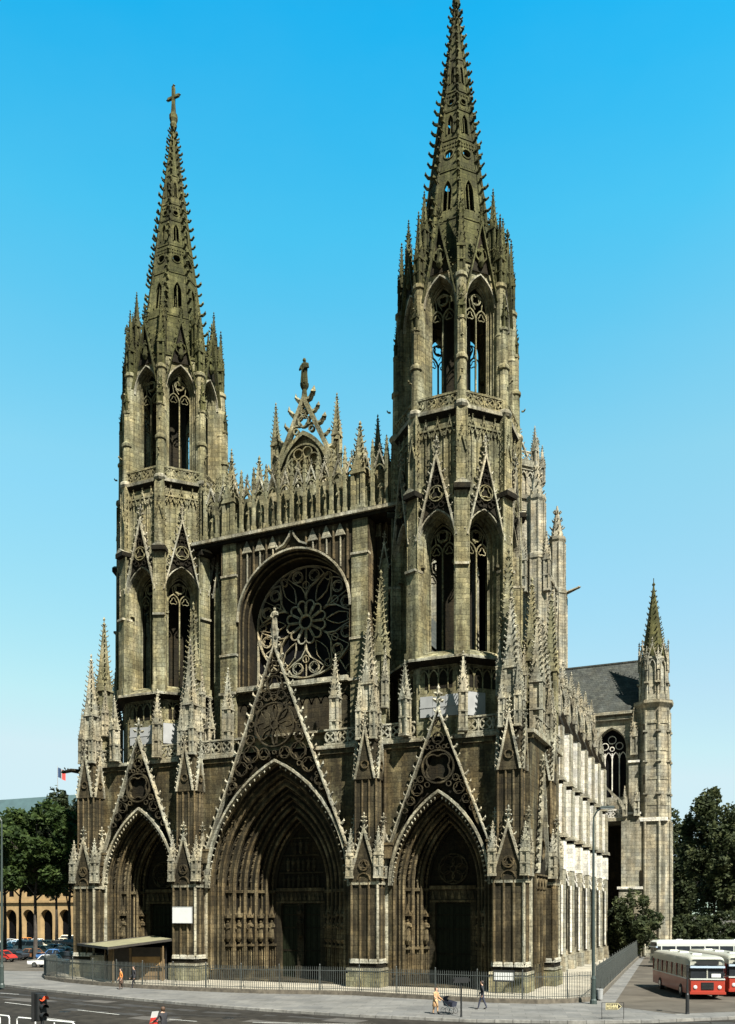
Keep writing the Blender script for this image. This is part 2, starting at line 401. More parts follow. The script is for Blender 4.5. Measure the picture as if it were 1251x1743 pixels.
# ---------------------------------------------------------------- west tower
def make_tower():
    mb = MB(); t8 = math.tan(R(22.5))
    # base storey behind the walk
    ap = 4.62
    mb.rings([octr(ap/math.cos(R(22.5)), 19), octr(ap/math.cos(R(22.5)), 26.5)])
    for M in FR:
        mb.push(M); w = ap*t8
        mb.k = 0; panels(mb, -w*.85, w*.85, 24.2, 26.0, -ap, 4, .12, .06)
        mb.k = 2; mb.box(-w*.62, w*.62, -ap-.02, -ap+.1, 24.3, 25.9)
        mb.k = 0; mb.pop()
    mb.k = 2; mb.rings([octr(5.1, 26.1), octr(6.0, 26.45)]); mb.k = 1
    mb.rings([octr(6.0, 26.45), octr(6.0, 26.66)]); mb.k = 0; mb.rings([octr(6.0, 26.66), octr(4.9, 27.25)])
    # great window storey
    ap = 4.72; w = ap*t8
    for M in FR:
        mb.push(M); mb.k = 0
        A = arch(1.52, 36.3, 2.3, 0, 27.2)
        archwall(mb, -w, w, 26.9, 46.6, A, -ap)
        yy = -ap
        for d0, d1, dy in ((0, -.14, .3), (-.14, -.26, .3), (-.26, -.4, .45)):
            a = arch(1.52, 36.3, 2.3, d0, 27.2); b = arch(1.52, 36.3, 2.3, d1, 27.2)
            mb.strip(y3(a, yy), y3(a, yy+dy)); yy += dy; mb.strip(y3(a, yy), y3(b, yy))
            mb.tube(y3(a, yy-.02), .075, 5)
        b = arch(1.52, 36.3, 2.3, -.4, 27.2); mb.k = 2; mb.strip(y3(b, yy), y3(b, yy+.45)); mb.k = 0
        for sg in (-1, 1):
            mb.box(sg*1.4-.2, sg*1.4+.2, -ap-.1, -ap+.35, 34.25, 34.5)
            mb.tube([(sg*1.66, -ap-.06, 27.3), (sg*1.66, -ap-.06, 36.2)], .09, 5)
            for j in range(12): mb.crocket((sg*1.7, -ap-.1, 31+j*.45), (sg*.5, -1, .1), .16)
        mb.k = 1; mb.bar(arch(1.52, 36.3, 2.3, .1), .13, -ap-.3, -ap+.02); mb.k = 2; archwall(mb, -w+.3, w-.3, 26.9, 46.4, arch(1.52, 36.3, 2.3, -.4, 27.4), -ap+1.5)
        mb.k = 0; mb.poly([(-1.52, -ap, 27.2), (1.52, -ap, 27.2), (1.1, -ap+1.2, 27.7), (-1.1, -ap+1.2, 27.7)])
        panels(mb, -w*.8, w*.8, 41.4, 45.2, -ap, 6, .16, .055)
        for q in (-1, 0, 1):
            mb.push(T(q*1.02, 0, 0)); gable(mb, .42, 44.6, 46.0, -ap-.22, -ap-.08, .16, 3, .08, None, .4); mb.pop()
        mb.pop()
    mb.k = 2; mb.poly(octr(5.0, 26.9)); mb.poly(octr(4.7, 46.4)); mb.rings([octr(1.7, 27), octr(1.7, 44)], True, False, True); mb.rings([octr(1.25, 47), octr(1.25, 58)]); mb.k = 0  # black floors and an added core keep the tower interior dark
    for a in VT:
        mb.push(T(0, 0, 0, a+pi/2))                                      # local -y points outwards
        mb.box(-.52, .52, -5.66, -4.75, 27.0, 33.9); mb.box(-.62, .62, -5.8, -4.75, 26.6, 27.3)
        mb.box(-.46, .46, -5.52, -4.75, 33.9, 39.9)
        mb.k = 2; mb.box(-.66, .66, -5.95, -4.8, 39.85, 40.25); mb.k = 1
        mb.extr([(-.66, 40.25), (.66, 40.25), (0, 40.65)], -5.95, -5.2, True, True); mb.box(-.56, .56, -5.84, -4.8, 33.8, 34.0)
        mb.k = 0; mb.box(-.4, .4, -5.5, -4.7, 40.3, 46.7)
        for sg in (-1, 1):
            mb.tube([(sg*.4, -5.52, 40.4), (sg*.4, -5.52, 46.3)], .07, 5)
            mb.tube([(sg*.56, -5.5, 27.3), (sg*.56, -5.5, 39.8)], .07, 5)
            for j in range(9): mb.crocket((sg*.46, -5.3, 41+j*.6), (sg, -.4, .1), .2)
        mb.push(T(0, -5.5, 0)); gable(mb, .42, 43.0, 44.6, -.14, 0, .2, 3, .1, None, .6); mb.pop()
        mb.k = 1; mb.cyl(0, -5.15, [(.5, 46.55), (.62, 46.75), (.62, 46.95), (.46, 47.1)], 8)
        # stepped buttress piers of the upper storey
        mb.k = 0
        mb.cyl(0, -5.05, [(.44, 46.9), (.42, 50.4), (.53, 50.5), (.53, 50.72), (.34, 51.0), (.31, 53.6), (.4, 53.7), (.4, 53.9)], 10)
        for i in range(5): mb.tube([(.34*math.cos(i*1.25), -5.05+.34*math.sin(i*1.25), 51), (.34*math.cos(i*1.25), -5.05+.34*math.sin(i*1.25), 53.6)], .05, 4)
        mb.cyl(0, -4.72, [(.46, 46.9), (.46, 53.2), (.5, 53.3), (.44, 53.5), (.44, 57.2), (.55, 57.3), (.55, 57.55), (.4, 57.7)], 10)
        mb.box(-.34, .34, -5.2, -4.1, 46.7, 53.4); mb.box(-.3, .3, -4.7, -3.6, 53.4, 57.6)
        mb.box(-.28, .28, -4.35, -3.4, 57.5, 59.2)
        for z in (49.2, 52.2, 55.4): mb.crocket((0, -5.15 if z > 51 else -5.7, z), (0, -1, .1), .35)
        mb.pop()
    # string course with the pale nosing, upper open storey
    mb.k = 2; mb.rings([octr(5.12, 46.1), octr(5.5, 46.5)]); mb.k = 1; mb.rings([octr(5.5, 46.5), octr(5.55, 46.78), octr(4.6, 46.95)]); mb.k = 0
    ap = 4.15; w = ap*t8
    for M in FR:
        mb.push(M); s, zs, ri = 1.28, 55.7, 2.3
        A = arch(s, zs, ri, 0, 48.3); archwall(mb, -w, w, 46.7, 59.0, A, -ap)
        b = arch(s, zs, ri, -.12, 48.3); c = arch(s, zs, ri, -.24, 48.3)
        mb.strip(y3(A, -ap), y3(A, -ap+.25)); mb.strip(y3(A, -ap+.25), y3(b, -ap+.25)); mb.strip(y3(b, -ap+.25), y3(b, -ap+.5))
        mb.strip(y3(b, -ap+.5), y3(c, -ap+.5)); mb.strip(y3(c, -ap+.5), y3(c, -ap+.8)); mb.tube(y3(A, -ap+.23), .07, 5)
        mb.k = 1; mb.bar(arch(s, zs, ri, .08), .12, -ap-.22, -ap+.02); mb.box(-w, w, -ap-.12, -ap+.5, 48.05, 48.28); mb.k = 0
        for sg in (-1, 1):
            mb.tube([(sg*1.42, -ap-.05, 48.3), (sg*1.42, -ap-.05, 57)], .08, 5)
            for j in range(14): mb.crocket((sg*1.44, -ap-.08, 49+j*.5), (sg*.5, -1, .1), .15)
        mb.pop()
    r2 = ap/math.cos(R(22.5))
    mb.k = 4; mb.rings([octr(r2+.1, 58.9), octr(r2+.1, 59.15), octr(3.5, 59.8)]); mb.k = 0
    mb.rings([octr(r2-.5, 47), octr(r2-.5, 48.2)], True, True, True)
    tw = mb.build('tower', COLS)
    # lower and upper window tracery, gables, parapets: one of each, copied round
    mb = MB(); tracery2(mb, 1.12, 27.5, 36.3, 1.75, -3.62, -3.45, .1); lowtr = mb.build('window_tracery', [S_TOWER], tw)
    mb = MB(); tracery2(mb, 1.04, 48.35, 55.7, 1.95, -3.55, -3.4, .09); uptr = mb.build('window_tracery', [S_TOWER], tw)
    mb = MB(); mb.k = 0; ap = 4.72
    mb.push(T()); gable(mb, 1.78, 36.3, 43.3, -ap-.62, -ap-.3, .34, 10, .14, 1, 1.3)
    mb.k = 1; mb.k = 0; mb.bar(circ(0, 39.9, .62, 14), .07, -ap-.54, -ap-.4, True); mb.bar(foil(0, 39.9, .5, 3, pi/2), .06, -ap-.52, -ap-.4, True)
    mb.k = 2; pack(mb, 1.6, 38.9, 43.1, -ap-.52, -ap-.39, (1.52, 36.3, 2.3, .25), [(0, 39.9, .66)], .32, .12, 3, .05, 300); pack(mb, 1.75, 36.5, 43.1, -ap-.5, -ap-.39, (1.52, 36.3, 2.3, .2), [(0, 39.9, .66)], .3, .1, 4, .05, 200, 39)
    mb.k = 2
    A = arch(1.52, 36.3, 2.3, .2); m = len(A)//2
    for sg in (-1, 1):
        hl = [(sg*abs(u), z) for u, z in A[:m+1]]; hl[0] = (sg*1.74, 36.3)
        mb.extr(hl+[(0, 43.1)], -ap-.38, -ap-.15, True)
        pass
    wg = mb.build('window_gable', COLS, tw)
    mb = MB(); ap2 = 4.15
    gable(mb, 1.5, 56.1, 62.4, -ap2-.5, -ap2-.2, .3, 10, .11, 4, 1.2)
    mb.k = 4; mb.bar(circ(0, 59.6, .5, 12), .1, -ap2-.34, -ap2-.2, True); figure(mb, 0, -ap2-.3, 58.9, 1.5, 0, False)
    mb.k = 2; mb.poly([(-.95, -ap2-.17, 58.3), (.95, -ap2-.17, 58.3), (0, -ap2-.17, 62)])
    ug = mb.build('window_gable', COLS, tw)
    mb = MB(); balustrade(mb, -2.0, 2.0, 46.8, 1.15, -4.92, 1.0, .14); bal = mb.build('balustrade', [S_TOWER], tw)
    for o in (lowtr, uptr, wg, ug, bal):
        for i in range(1, 8): inst(o, tw, rz=i*pi/4)
    # whitewashed boarding of the base storey
    mb = MB()
    for a_, b_, h_ in ((-1.55, -.5, 23.7), (-.47, .6, 23.62), (.63, 1.7, 23.72)): mb.box(a_, b_, -4.76, -4.64, 22.0, h_)
    mb.box(-1.6, 1.75, -4.79, -4.755, 22.75, 22.87)
    mb.build('white_panel', [M_LIME], tw)
    mb = MB(); mb.push(T(0, 0, 0, pi/4)); mb.box(-1.7, .2, -4.76, -4.64, 22.0, 23.9); mb.pop(); mb.build('white_panel', [M_LIME], tw)
    # pinnacles
    pA = pin_mesh(.58, 1.0, 2.5, 5, S_SPIRE, False); pB = pin_mesh(.66, 2.2, 4.0, 7, S_SPIRE); pC = pin_mesh(.6, 3.6, 3.5, 6, S_SPIRE)
    for a in VT:
        for r, z, me in ((5.05, 53.8, pA), (4.7, 57.6, pB), (4.08, 59.0, pC)):
            put(me, 'pinnacle', tw, r*math.cos(a), r*math.sin(a), z, a)
    pD = pin_mesh(.72, 3.0, 3.1, 7, S_PALE); pE = pin_mesh(.7, 2.6, 3.0, 6, S_PALE)
    for a in VT: put(pD, 'pinnacle', tw, 6.35*math.cos(a), 6.35*math.sin(a), 20.4, a)
    # sloping struts from the corner pinnacles to the tower
    mb = MB(); mb.push(T(0, 0, 0, R(22.5)))
    mb.extr([(-.0, 24.9), (0, 24.3), (1.6, 23.0), (1.6, 23.5)], -6.0, -5.7, True, True); mb.pop()
    # octagonal spire, pierced
    sp = MB(); sp.k = 4
    ra = lambda z: 2.9*(85-z)/21.3; cc = math.cos(R(22.5))
    hw = lambda z: ra(z)*math.sin(R(22.5))
    def band(z0, z1, A, circle=None):
        if circle:
            zc, r = circle; L = [(r*math.cos(pi/2+2*pi*i/16), zc+r*math.sin(pi/2+2*pi*i/16)) for i in range(17)]
            zm = zc; h0, h1 = hw(z0), hw(z1)
            f = lambda u, z: (u, 0, z)
            sp.poly([f(-h0, z0), f(0, z0)]+[f(*p) for p in L[8::-1]]+[f(0, z1), f(-h1, z1)])
            sp.poly([f(h0, z0), f(h1, z1), f(0, z1)]+[f(*p) for p in L[16:7:-1]]+[f(0, z0)])
            sp.strip([(u, 0, z) for u, z in L], [(u, .22, z) for u, z in L])
            sp.bar(circ(0, zc, r*1.15, 14), r*.3, -.07, .02, True)
        elif A:
            archwall(sp, -hw(z0), hw(z0), z0, z1, A, 0, -hw(z1), hw(z1))
            sp.strip(y3(A, 0), y3(A, .25)); sp.bar(A, .1, -.08, .02)
            z, s = A[0][1], abs(A[0][0]); zt = A[len(A)//2][1]
            sp.bar([(0, z), (0, zt-s*.9)], .06, .06, .16)
        else: sp.poly([(-hw(z0), 0, z0), (hw(z0), 0, z0), (hw(z1), 0, z1), (-hw(z1), 0, z1)])
        for zz in (z0,): sp.box(-hw(zz), hw(zz), -.06, .05, zz-.06, zz+.07)
    for M in FR:
        sp.W = None
        W = lambda p: Vector((p[0], p[1]-ra(p[2])*cc, p[2]))
        oldP = MB.P
        n0 = len(sp.v)
        band(59.2, 63.8, None); band(63.8, 68.4, arch(.42, 66.3, 1.2, 0, 64.7)); band(68.4, 71.3, None, (69.9, .36))
        band(71.3, 74.0, arch(.29, 72.9, .7, 0, 71.8)); band(74.0, 75.8, None, (74.8, .23)); band(75.8, 78.9, arch(.19, 77.7, .55, 0, 76.6))
        band(78.9, 84.9, None)
        for z0, dz in ((68.55, .0), (70.55, 0), (70.9, 0), (74.15, 0), (75.45, 0)):
            nn = max(3, int(hw(z0)*2/.22))
            for i in range(nn):
                u = -hw(z0)+hw(z0)*2*(i+.5)/nn; sp.box(u-.07, u+.07, -.07, .02, z0-.1, z0+.08)
        for i in range(n0, len(sp.v)): sp.v[i] = tuple(M @ W(sp.v[i]))
    for a in VT:
        d = (math.cos(a), math.sin(a))
        sp.tube([(d[0]*ra(59.2), d[1]*ra(59.2), 59.2), (d[0]*ra(84.8), d[1]*ra(84.8), 84.8)], .13, 5, r1=.07)
        z = 60.4
        while z < 84.2:
            k = .4+.22*(84.5-z)/24; r = ra(z)+.08
            sp.crocket((d[0]*r, d[1]*r, z), (d[0], d[1], .1), k); z += .75+.3*(84.5-z)/24
    sp.cyl(0, 0, [(.22, 84.0), (.36, 84.5), (.3, 84.75), (.42, 85.1), (.42, 85.5), (.25, 85.7)], 8)
    sp.build('spire', COLS, tw)
    mb = MB()
    mb.box(-.2, .2, -.17, .17, 85.6, 86.6, .75); mb.box(-.14, .14, -.13, .13, 86.4, 88.3); mb.box(-.62, .62, -.12, .12, 87.2, 87.42)
    for x, z in ((-.66, 87.3), (.66, 87.3), (0, 88.45)):
        for dx, dz in ((.17, 0), (-.17, 0), (0, .17), (0, -.17)): mb.knob((x+dx*.6, 0, z+dz*.6), (dx, 0, dz), .1, .28)
    mb.build('cross', [S_SPIRE], tw)
    return tw

tower = make_tower(); tower.parent = church; tower.location = (-14.8, 5.8, 0)
tower2 = copy_tree(tower, church); tower2.location = (14.6, 5.8, 0)
for o in tower2.children:
    if o.name.startswith('balustrade'): pass

# ---------------------------------------------------------------- lower block of the front
mb = MB()
def bay(cx, hw_, s, zs, ri):
    mb.push(T(cx, 0, 0)); archwall(mb, -hw_, hw_, 0, 20.0, arch(s, zs, ri, 0, 0.0, 12), .6); mb.pop()
bay(0, 8.95, 6.95, 8.3, 10.9); bay(-14.55, 5.6, 4.1, 8.3, 7.4); bay(14.95, 6.0, 4.1, 8.3, 7.4)
for sg in (-1, 1):
    e0, e1 = (20.95, 22.2) if sg > 0 else (20.15, 21.5)
    mb.poly([(sg*e0, .6, 0), (sg*e1, .6, 0), (sg*e1, .6, 20), (sg*e0, .6, 20)])
    mb.poly([(sg*e1, .6, 0), (sg*e1, 12, 0), (sg*e1, 12, 20), (sg*e1, .6, 20)])
mb.poly([(-21.5, 12, 0), (22.2, 12, 0), (22.2, 12, 20), (-21.5, 12, 20)])
mb.poly([(-21.5, .6, 20), (22.2, .6, 20), (22.2, 12, 20), (-21.5, 12, 20)])
mb.k = 0; mb.box(-21.8, 22.5, .42, .62, 19.55, 19.9)
mb.k = 1; mb.box(-21.9, 22.6, .25, .9, 19.95, 20.25); mb.box(22.1, 22.6, .95, 12, 19.95, 20.3); mb.box(-21.9, -21.4, .95, 12, 19.95, 20.3)
mb.k = 3
for u0, u1 in ((7.6, 8.0), (9.9, 10.4), (19.4, 19.8)):                  # slim shafts on the bare masonry beside the gables
    for sg in (-1, 1):
        mb.tube([(sg*(u0+u1)/2, .5, 11), (sg*(u0+u1)/2, .5, 19.5)], .14, 6)
block = mb.build('front_wall', [S_WALL]+PCOL[1:], church)
for u0, u1 in ((-20.0, -17.0), (-12.5, -9.6), (-7.9, -4.6), (4.6, 7.9), (9.6, 12.8), (17.0, 20.5)):
    mb = MB(); balustrade(mb, u0, u1, 20.3, 1.35, .5); mb.build('balustrade', [S_PALE], church)
mb = MB(); mb.push(T(22.3, 0, 0, pi/2)); balustrade(mb, 2.5, 11.8, 20.3, 1.35, 0); mb.pop(); mb.build('balustrade', [S_PALE], church)

# portals
def make_portal(s, zs, ri, s_in, n, depth, side, gw, gza):
    mb = MB(); y0 = .6; Dd = (s-s_in)/n; dy = depth/n
    cur = lambda k, off=0: arch(s, zs, ri, -Dd*k+off, 0.9, 12)
    for k in range(n):
        a, b = cur(k), cur(k+1); ya = y0+dy*k; yb = ya+dy
        mb.k = 2 if k > 1 else 0; mb.strip(y3(a, ya), y3(a, yb)); mb.strip(y3(a, yb), y3(b, yb))  # deeper orders in near-black stone, their shade put into the colour
        mb.k = 3; mb.tube(y3(cur(k, -.06), ya+.02), .13, 6); mb.tube(y3(cur(k, -Dd*.5), yb-.06), .075, 5)
        mb.tube(y3(cur(k, -.05), ya+dy*.5), .06, 5)
        # figures and canopies climbing the archivolts
        L = arch(s, zs, ri, -Dd*(k+.45), None, 30); step = 1 if s > 5 else 2
        mb.k = 3 if k % 2 else 0
        for i in range(1, len(L)-1):
            if abs(L[i][0]) < .25 or i % 2: continue
            u, z = L[i]; du, dz = L[i+1][0]-L[i-1][0], L[i+1][1]-L[i-1][1]
            if u > 0: du, dz = -du, -dz
            mb.knob((u, yb-.12, z), (du, 0, dz), .14, .55); mb.knob((u+du*.32, yb-.14, z+dz*.32), (du, 0, dz), .09, .2)
        # jamb: pedestal arcade, statue, canopy
        for sg in (-1, 1):
            u = sg*(s-Dd*(k+.5)); mb.k = 3
            if k and k < n:
                for q in (-.33, 0, .33):
                    mb.tube([(u+sg*q*Dd, yb-.03, .9), (u+sg*q*Dd, yb-.03, 3.0)], .06, 5)
                mb.box(u-Dd*.5, u+Dd*.5, yb-.26, yb, 3.0, 3.2)
                if k % 2 == 1 or s > 5: figure(mb, u, yb-.28, 3.75, 1.75, 0 if sg > 0 else 0)
                mb.box(u-Dd*.45, u+Dd*.45, yb-.24, yb, 7.9, 8.15)
            mb.k = 0; mb.box(u-Dd*.62, u+Dd*.62, ya, yb+.02, 0, .55); mb.box(u-Dd*.56, u+Dd*.56, ya+.03, yb+.02, .55, .9)
    yb = y0+depth
    # back wall with inner arch, lintel and doorway
    mb.k = 0
    zl = 7.3; dw = s_in-.25 if side else s_in-.2
    A = arch(s, zs, ri, -(s-s_in), None, 12)
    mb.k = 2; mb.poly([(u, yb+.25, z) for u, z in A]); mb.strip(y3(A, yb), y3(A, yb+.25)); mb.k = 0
    for sg in (-1, 1): mb.box(min(sg*s_in, sg*(dw-.25)), max(sg*s_in, sg*(dw-.25)), yb, yb+.5, 0, zl)
    mb.k = 3; mb.box(-s_in, s_in, yb-.12, yb+.3, 8.05, 8.35); mb.box(-s_in, s_in, yb-.05, yb+.3, 6.95, 7.15)
    mb.k = 0; mb.box(-s_in, s_in, yb+.05, yb+.4, 7.15, 8.05)
    mb.k = 3
    nn = 7 if side else 11
    for i in range(nn):
        u = -s_in+2*s_in*(i+.5)/nn; mb.extr([(u-.16, 7.2), (u+.16, 7.2), (u, 7.95)], yb-.06, yb+.05, True)
    mb.k = 0
    if side:
        ro = s_in*.62; zc = zs+ro*1.15
        mb.k = 0; mb.bar(circ(0, zc, ro, 18), .12, yb+.05, yb+.25, True)
        for i in range(6): mb.bar(circ(ro*.55*math.cos(i*pi/3), zc+ro*.55*math.sin(i*pi/3), ro*.36, 10), .08, yb+.1, yb+.25, True)
    else:
        for r_, (zz, w_) in enumerate(((8.5, 2.0), (10.1, 1.6), (11.7, .9))):
            m_ = int(w_*2/.5)
            for i in range(m_): figure(mb, -w_+2*w_*(i+.5)/m_, yb+.12, zz, 1.05, 0, False)
            mb.box(-w_-.3, w_+.3, yb+.1, yb+.25, zz+1.2, zz+1.32)
    # plinth floor
    mb.k = 0; mb.box(-s-.3, s+.3, y0+.1, yb+1, -.05, .14)
    mb.k = 1
    bd = arch(s, zs, ri, .0, None, 14); be = arch(s, zs, ri, .2, None, 14)
    mb.strip(y3(bd, -.05), y3(be, -.05)); mb.strip(y3(be, -.05), y3(be, .62)); mb.strip(y3(bd, .62), y3(bd, -.05))
    L = arch(s, zs, ri, -.12, None, 22)
    for i in range(1, len(L)-1):
        if i != len(L)//2: mb.knob((L[i][0]*.985, .1, L[i][1]-.1), (-L[i][0], 0, -(L[i][1]-zs)*.8), .09, .3)
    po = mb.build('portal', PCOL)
    # gable
    g = MB(); zf = 11.5
    gable(g, gw, zf, gza, -.2, .3, .46 if s > 5 else .4, 22 if s > 5 else 15, .12 if s > 5 else .1, 1, 1.8)
    for sg in (-1, 1): g.k = 3; g.box(sg*gw-.25, sg*gw+.25, -.25, .45, zf-1.0, zf+.1); g.box(sg*gw-.33, sg*gw+.33, -.32, .5, zf+.1, zf+.3)
    A = arch(s, zs, ri, .45, None, 12); m = len(A)//2
    g.k = 2
    sl = lambda z: gw*(gza-z)/(gza-zf)
    ztop = min(gza-.3, 20.2)
    for sg in (-1, 1):
        hl = [(sg*abs(u), z) for u, z in A[:m+1] if abs(u) < sl(z)]
        g.poly([(u, .25, z) for u, z in hl]+[(0, .25, ztop), (sg*sl(ztop), .25, ztop)])
    g.k = 0
    za = A[m][1]
    def rosette(u, z, r, petals, w):
        g.bar(circ(u, z, r, 26), w, -.12, .22, True)
        g.bar(circ(u, z, r*.2, 10), w*.7, -.1, .2, True)
        for i in range(petals):
            a = 2*pi*i/petals
            P = []
            for j in range(9):
                t = -1+2*j/8; rr = r*(.24+.62*(1-abs(t)**2.2)); b = a+t*pi/petals*.92*(.35+.65*(1-abs(t)))
                P.append((u+rr*math.cos(b), z+rr*math.sin(b)))
            P = [(u+r*.22*math.cos(a), z+r*.22*math.sin(a)), (u+r*.6*math.cos(a-.8/petals*2.2), z+r*.6*math.sin(a-.8/petals*2.2)),
                 (u+r*.86*math.cos(a-.35/petals*2), z+r*.86*math.sin(a-.35/petals*2)), (u+r*.92*math.cos(a), z+r*.92*math.sin(a)),
                 (u+r*.86*math.cos(a+.35/petals*2), z+r*.86*math.sin(a+.35/petals*2)), (u+r*.6*math.cos(a+.8/petals*2.2), z+r*.6*math.sin(a+.8/petals*2.2))]
            g.bar(P, w*.7, -.08, .2, True)
    if s > 5:
        g.k = 0; rosette(0, 22.4, 1.9, 8, .12); pack(g, gw, zf, gza, -.1, .2, (s, zs, ri, .5), [(0, 22.4, 2.0)], .8, .13, 2, .075, 6000)
    else:
        g.k = 0; g.bar(circ(0, 17.75, 1.32, 22), .14, -.1, .22, True); g.bar(foil(0, 17.75, 1.15, 4, pi/4, 7), .1, -.08, .2, True)
        pack(g, gw, zf, gza, -.1, .22, (s, zs, ri, .5), [(0, 17.75, 1.4)], .5, .12, 5, .06, 3000)
    g.build('portal_gable', PCOL, po)
    # doors
    for sg in ((-1, 1)):
        d = MB(); u0, u1 = (0.01, dw-.26) if side else (.3, dw-.26)
        u0, u1 = sorted((sg*u0, sg*u1)); yd = yb+.38
        d.box(u0, u1, yd, yd+.12, .14, 6.9)
        nn = 3
        for i in range(nn):
            a = u0+(u1-u0)*i/nn
            for zz0, zz1 in ((.5, 2.5), (2.7, 4.6), (4.8, 6.6)):
                d.bar([(a+.08, zz0), (a+(u1-u0)/nn-.08, zz0), (a+(u1-u0)/nn-.08, zz1), (a+.08, zz1)], .08, yd-.05, yd+.01, True)
        d.k = 1
        for zz in (2.6, 4.7, 5.9): d.box(u0+.06, u1-.06, yd-.07, yd-.02, zz-.05, zz+.05)
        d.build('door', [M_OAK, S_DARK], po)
    if not side:
        d = MB(); d.box(-.32, .32, yb+.05, yb+.5, 0, 6.95); figure(d, 0, yb-.05, 4.0, 1.9); d.box(-.4, .4, yb-.3, yb+.1, 0, 1.2); d.build('trumeau', [S_PORT], po)
    return po
pc = make_portal(6.95, 8.3, 10.9, 2.5, 6, 4.2, False, 7.1, 29.4); pc.parent = church; pc.name = 'central_portal'
ps = make_portal(4.1, 8.3, 7.4, 2.05, 4, 3.2, True, 4.3, 22.5); ps.parent = church; ps.location = (-14.55, 0, 0); ps.name = 'side_portal'
ps2 = copy_tree(ps, church); ps2.location = (14.95, 0, 0)
# statue of the central gable
mb = MB(); mb.cyl(0, 0, [(.2, 29.0), (.34, 30.4), (.4, 30.7)], 8); figure(mb, 0, 0, 30.7, 1.9, 0, False); mb.build('gable_statue', [S_PALE], church, (0, .05, 0))

# buttress piers between the portals
S_BLOCK = stone('eroded_plinth_stone', (.2, .19, .15), (.42, .41, .35), (.66, .64, .57), soot0=.52, rust=.3)
def make_pier():
    mb = MB(); w = 1.22
    # plinth: weathered mouldings
    mb.k = 4; mb.box(-w-.28, w+.28, -1.28, 1.2, 0, 1.1); mb.box(-w-.2, w+.2, -1.2, 1.2, 1.1, 1.35, .99); mb.k = 1
    mb.box(-w-.26, w+.26, -1.26, 1.2, 1.35, 1.55)
    mb.k = 2; mb.box(-w-.12, w+.12, -1.1, 1.2, 1.55, 1.95); mb.box(-w-.21, w+.21, -1.21, 1.2, 1.0, 1.12); mb.k = 5
    for i in range(3):
        u = -w+.41+i*.82; mb.box(u-.37, u+.37, -1.22, -.8, 1.95, 2.3, .86)
    for sg in (-1, 1):
        for y in (-.6, .2): mb.box(min(sg*w*.8, sg*(w+.2)), max(sg*w*.8, sg*(w+.2)), y-.33, y+.33, 1.95, 2.3, .86)
    mb.k = 0; mb.box(-w, w, -.95, 1.2, 1.95, 10.2)
    for i in range(4): mb.k = 1 if i == 3 else 3; mb.tube([(-w+.06+i*(2*w-.12)/3, -.98, 2.2), (-w+.06+i*(2*w-.12)/3, -.98, 9.0)], .13, 6)
    mb.k = 1; mb.tube([(w+.1, .5, 1.9), (w+.1, .5, 12.5)], .17, 7); mb.k = 3
    for sg in (-1, 1):
        for y in (-.3, .4): mb.tube([(sg*w, y, 2.2), (sg*w, y, 9.0)], .1, 6)
    # upper shaft
    v = .92
    mb.k = 0; mb.box(-v, v, -.72, 1.2, 10.2, 17.6); mb.k = 3
    for u in (-v, -v*.33, v*.33, v): mb.tube([(u, -.74, 10.2), (u, -.74, 17.4)], .1, 6)
    for sg in (-1, 1): mb.tube([(sg*v, .1, 10.2), (sg*v, .1, 17.4)], .09, 6)
    mb.k = 0; mb.box(-v*.8, v*.8, -.6, 1.2, 17.6, 20.2)
    # stage gablets on three sides
    for rz in (0, pi/2, -pi/2):
        mb.push(T(0, 0, 0, rz)); f = -1.2 if rz == 0 else -w-.22
        sy = 0 if rz == 0 else 0
        mb.k = 0; ww = w if rz == 0 else .95
        off = T(0, 0, 0) if rz == 0 else T(-.05 if rz > 0 else .05, 0, 0)
        mb.push(off)
        gable(mb, ww+.1, 8.9, 13.2, f, f+.25, .3, 9, .17, 1, 1.1)
        mb.k = 0; mb.poly([(-ww, f+.14, 8.9), (ww, f+.14, 8.9), (0, f+.14, 12.9)])
        mb.k = 3; mb.bar(circ(0, 9.95, .42, 12), .1, f+.02, f+.14, True); mb.bar(foil(0, 9.95, .36, 3, pi/2), .08, f+.02, f+.14, True)
        mb.bar(arch(ww*.45, 8.75, .55, n=4), .08, f+.02, f+.14)
        mb.k = 0; mb.box(-ww, ww, f+.1, 0, 8.6, 8.9)
        if rz == 0: g2 = (v+.05, 17.0, 21.6, -1.0)
        else: g2 = (.75, 17.0, 21.0, -v-.25)
        gable(mb, g2[0], g2[1], g2[2], g2[3], g2[3]+.24, .28, 9, .15, 1, 1.0)
        mb.k = 0; mb.extr([(-g2[0]*.95, g2[1]), (g2[0]*.95, g2[1]), (0, g2[2]-.2)], g2[3]+.14, 0, True)
        mb.k = 3; mb.bar(circ(0, 18.2, .32, 10), .09, g2[3]+.03, g2[3]+.14, True)
        mb.pop(); mb.pop()
    mb.k = 1; mb.box(-w-.12, w+.12, -1.08, .9, 8.35, 8.6)
    return mb.build('portal_buttress', PCOL+[S_BLOCK])
pier = make_pier()
pm = pin_mesh(.62, 1.9, 2.2, 5, S_PALE); pF = pin_mesh(1.05, 4.6, 5.8, 11, S_PALE); pG = pin_mesh(1.15, 7.4, 7.2, 13, S_TOWER); pm2 = pin_mesh(.5, 2.3, 2.6, 6, S_PALE)
for sx, ox in ((-1.25, -1.0), (1.25, -1.0), (-1.25, .35), (1.25, .35)): put(pm, 'pinnacle', pier, sx, ox, 8.9)
put(pF, 'pinnacle', pier, 0, 0, 20.3); put(pG, 'pinnacle', pier, .55, 1.15, 20.3)
for sx, ox in ((-.62, -.6), (.62, -.6), (-.62, .6), (.62, .6)): put(pm2, 'pinnacle', pier, sx, ox, 20.3)
put(pm2, 'pinnacle', pier, 1.15, .6, 23.0); put(pm2, 'pinnacle', pier, -.05, 1.7, 24.0)
pier.parent = church; pier.location = (8.95, 0, 0)
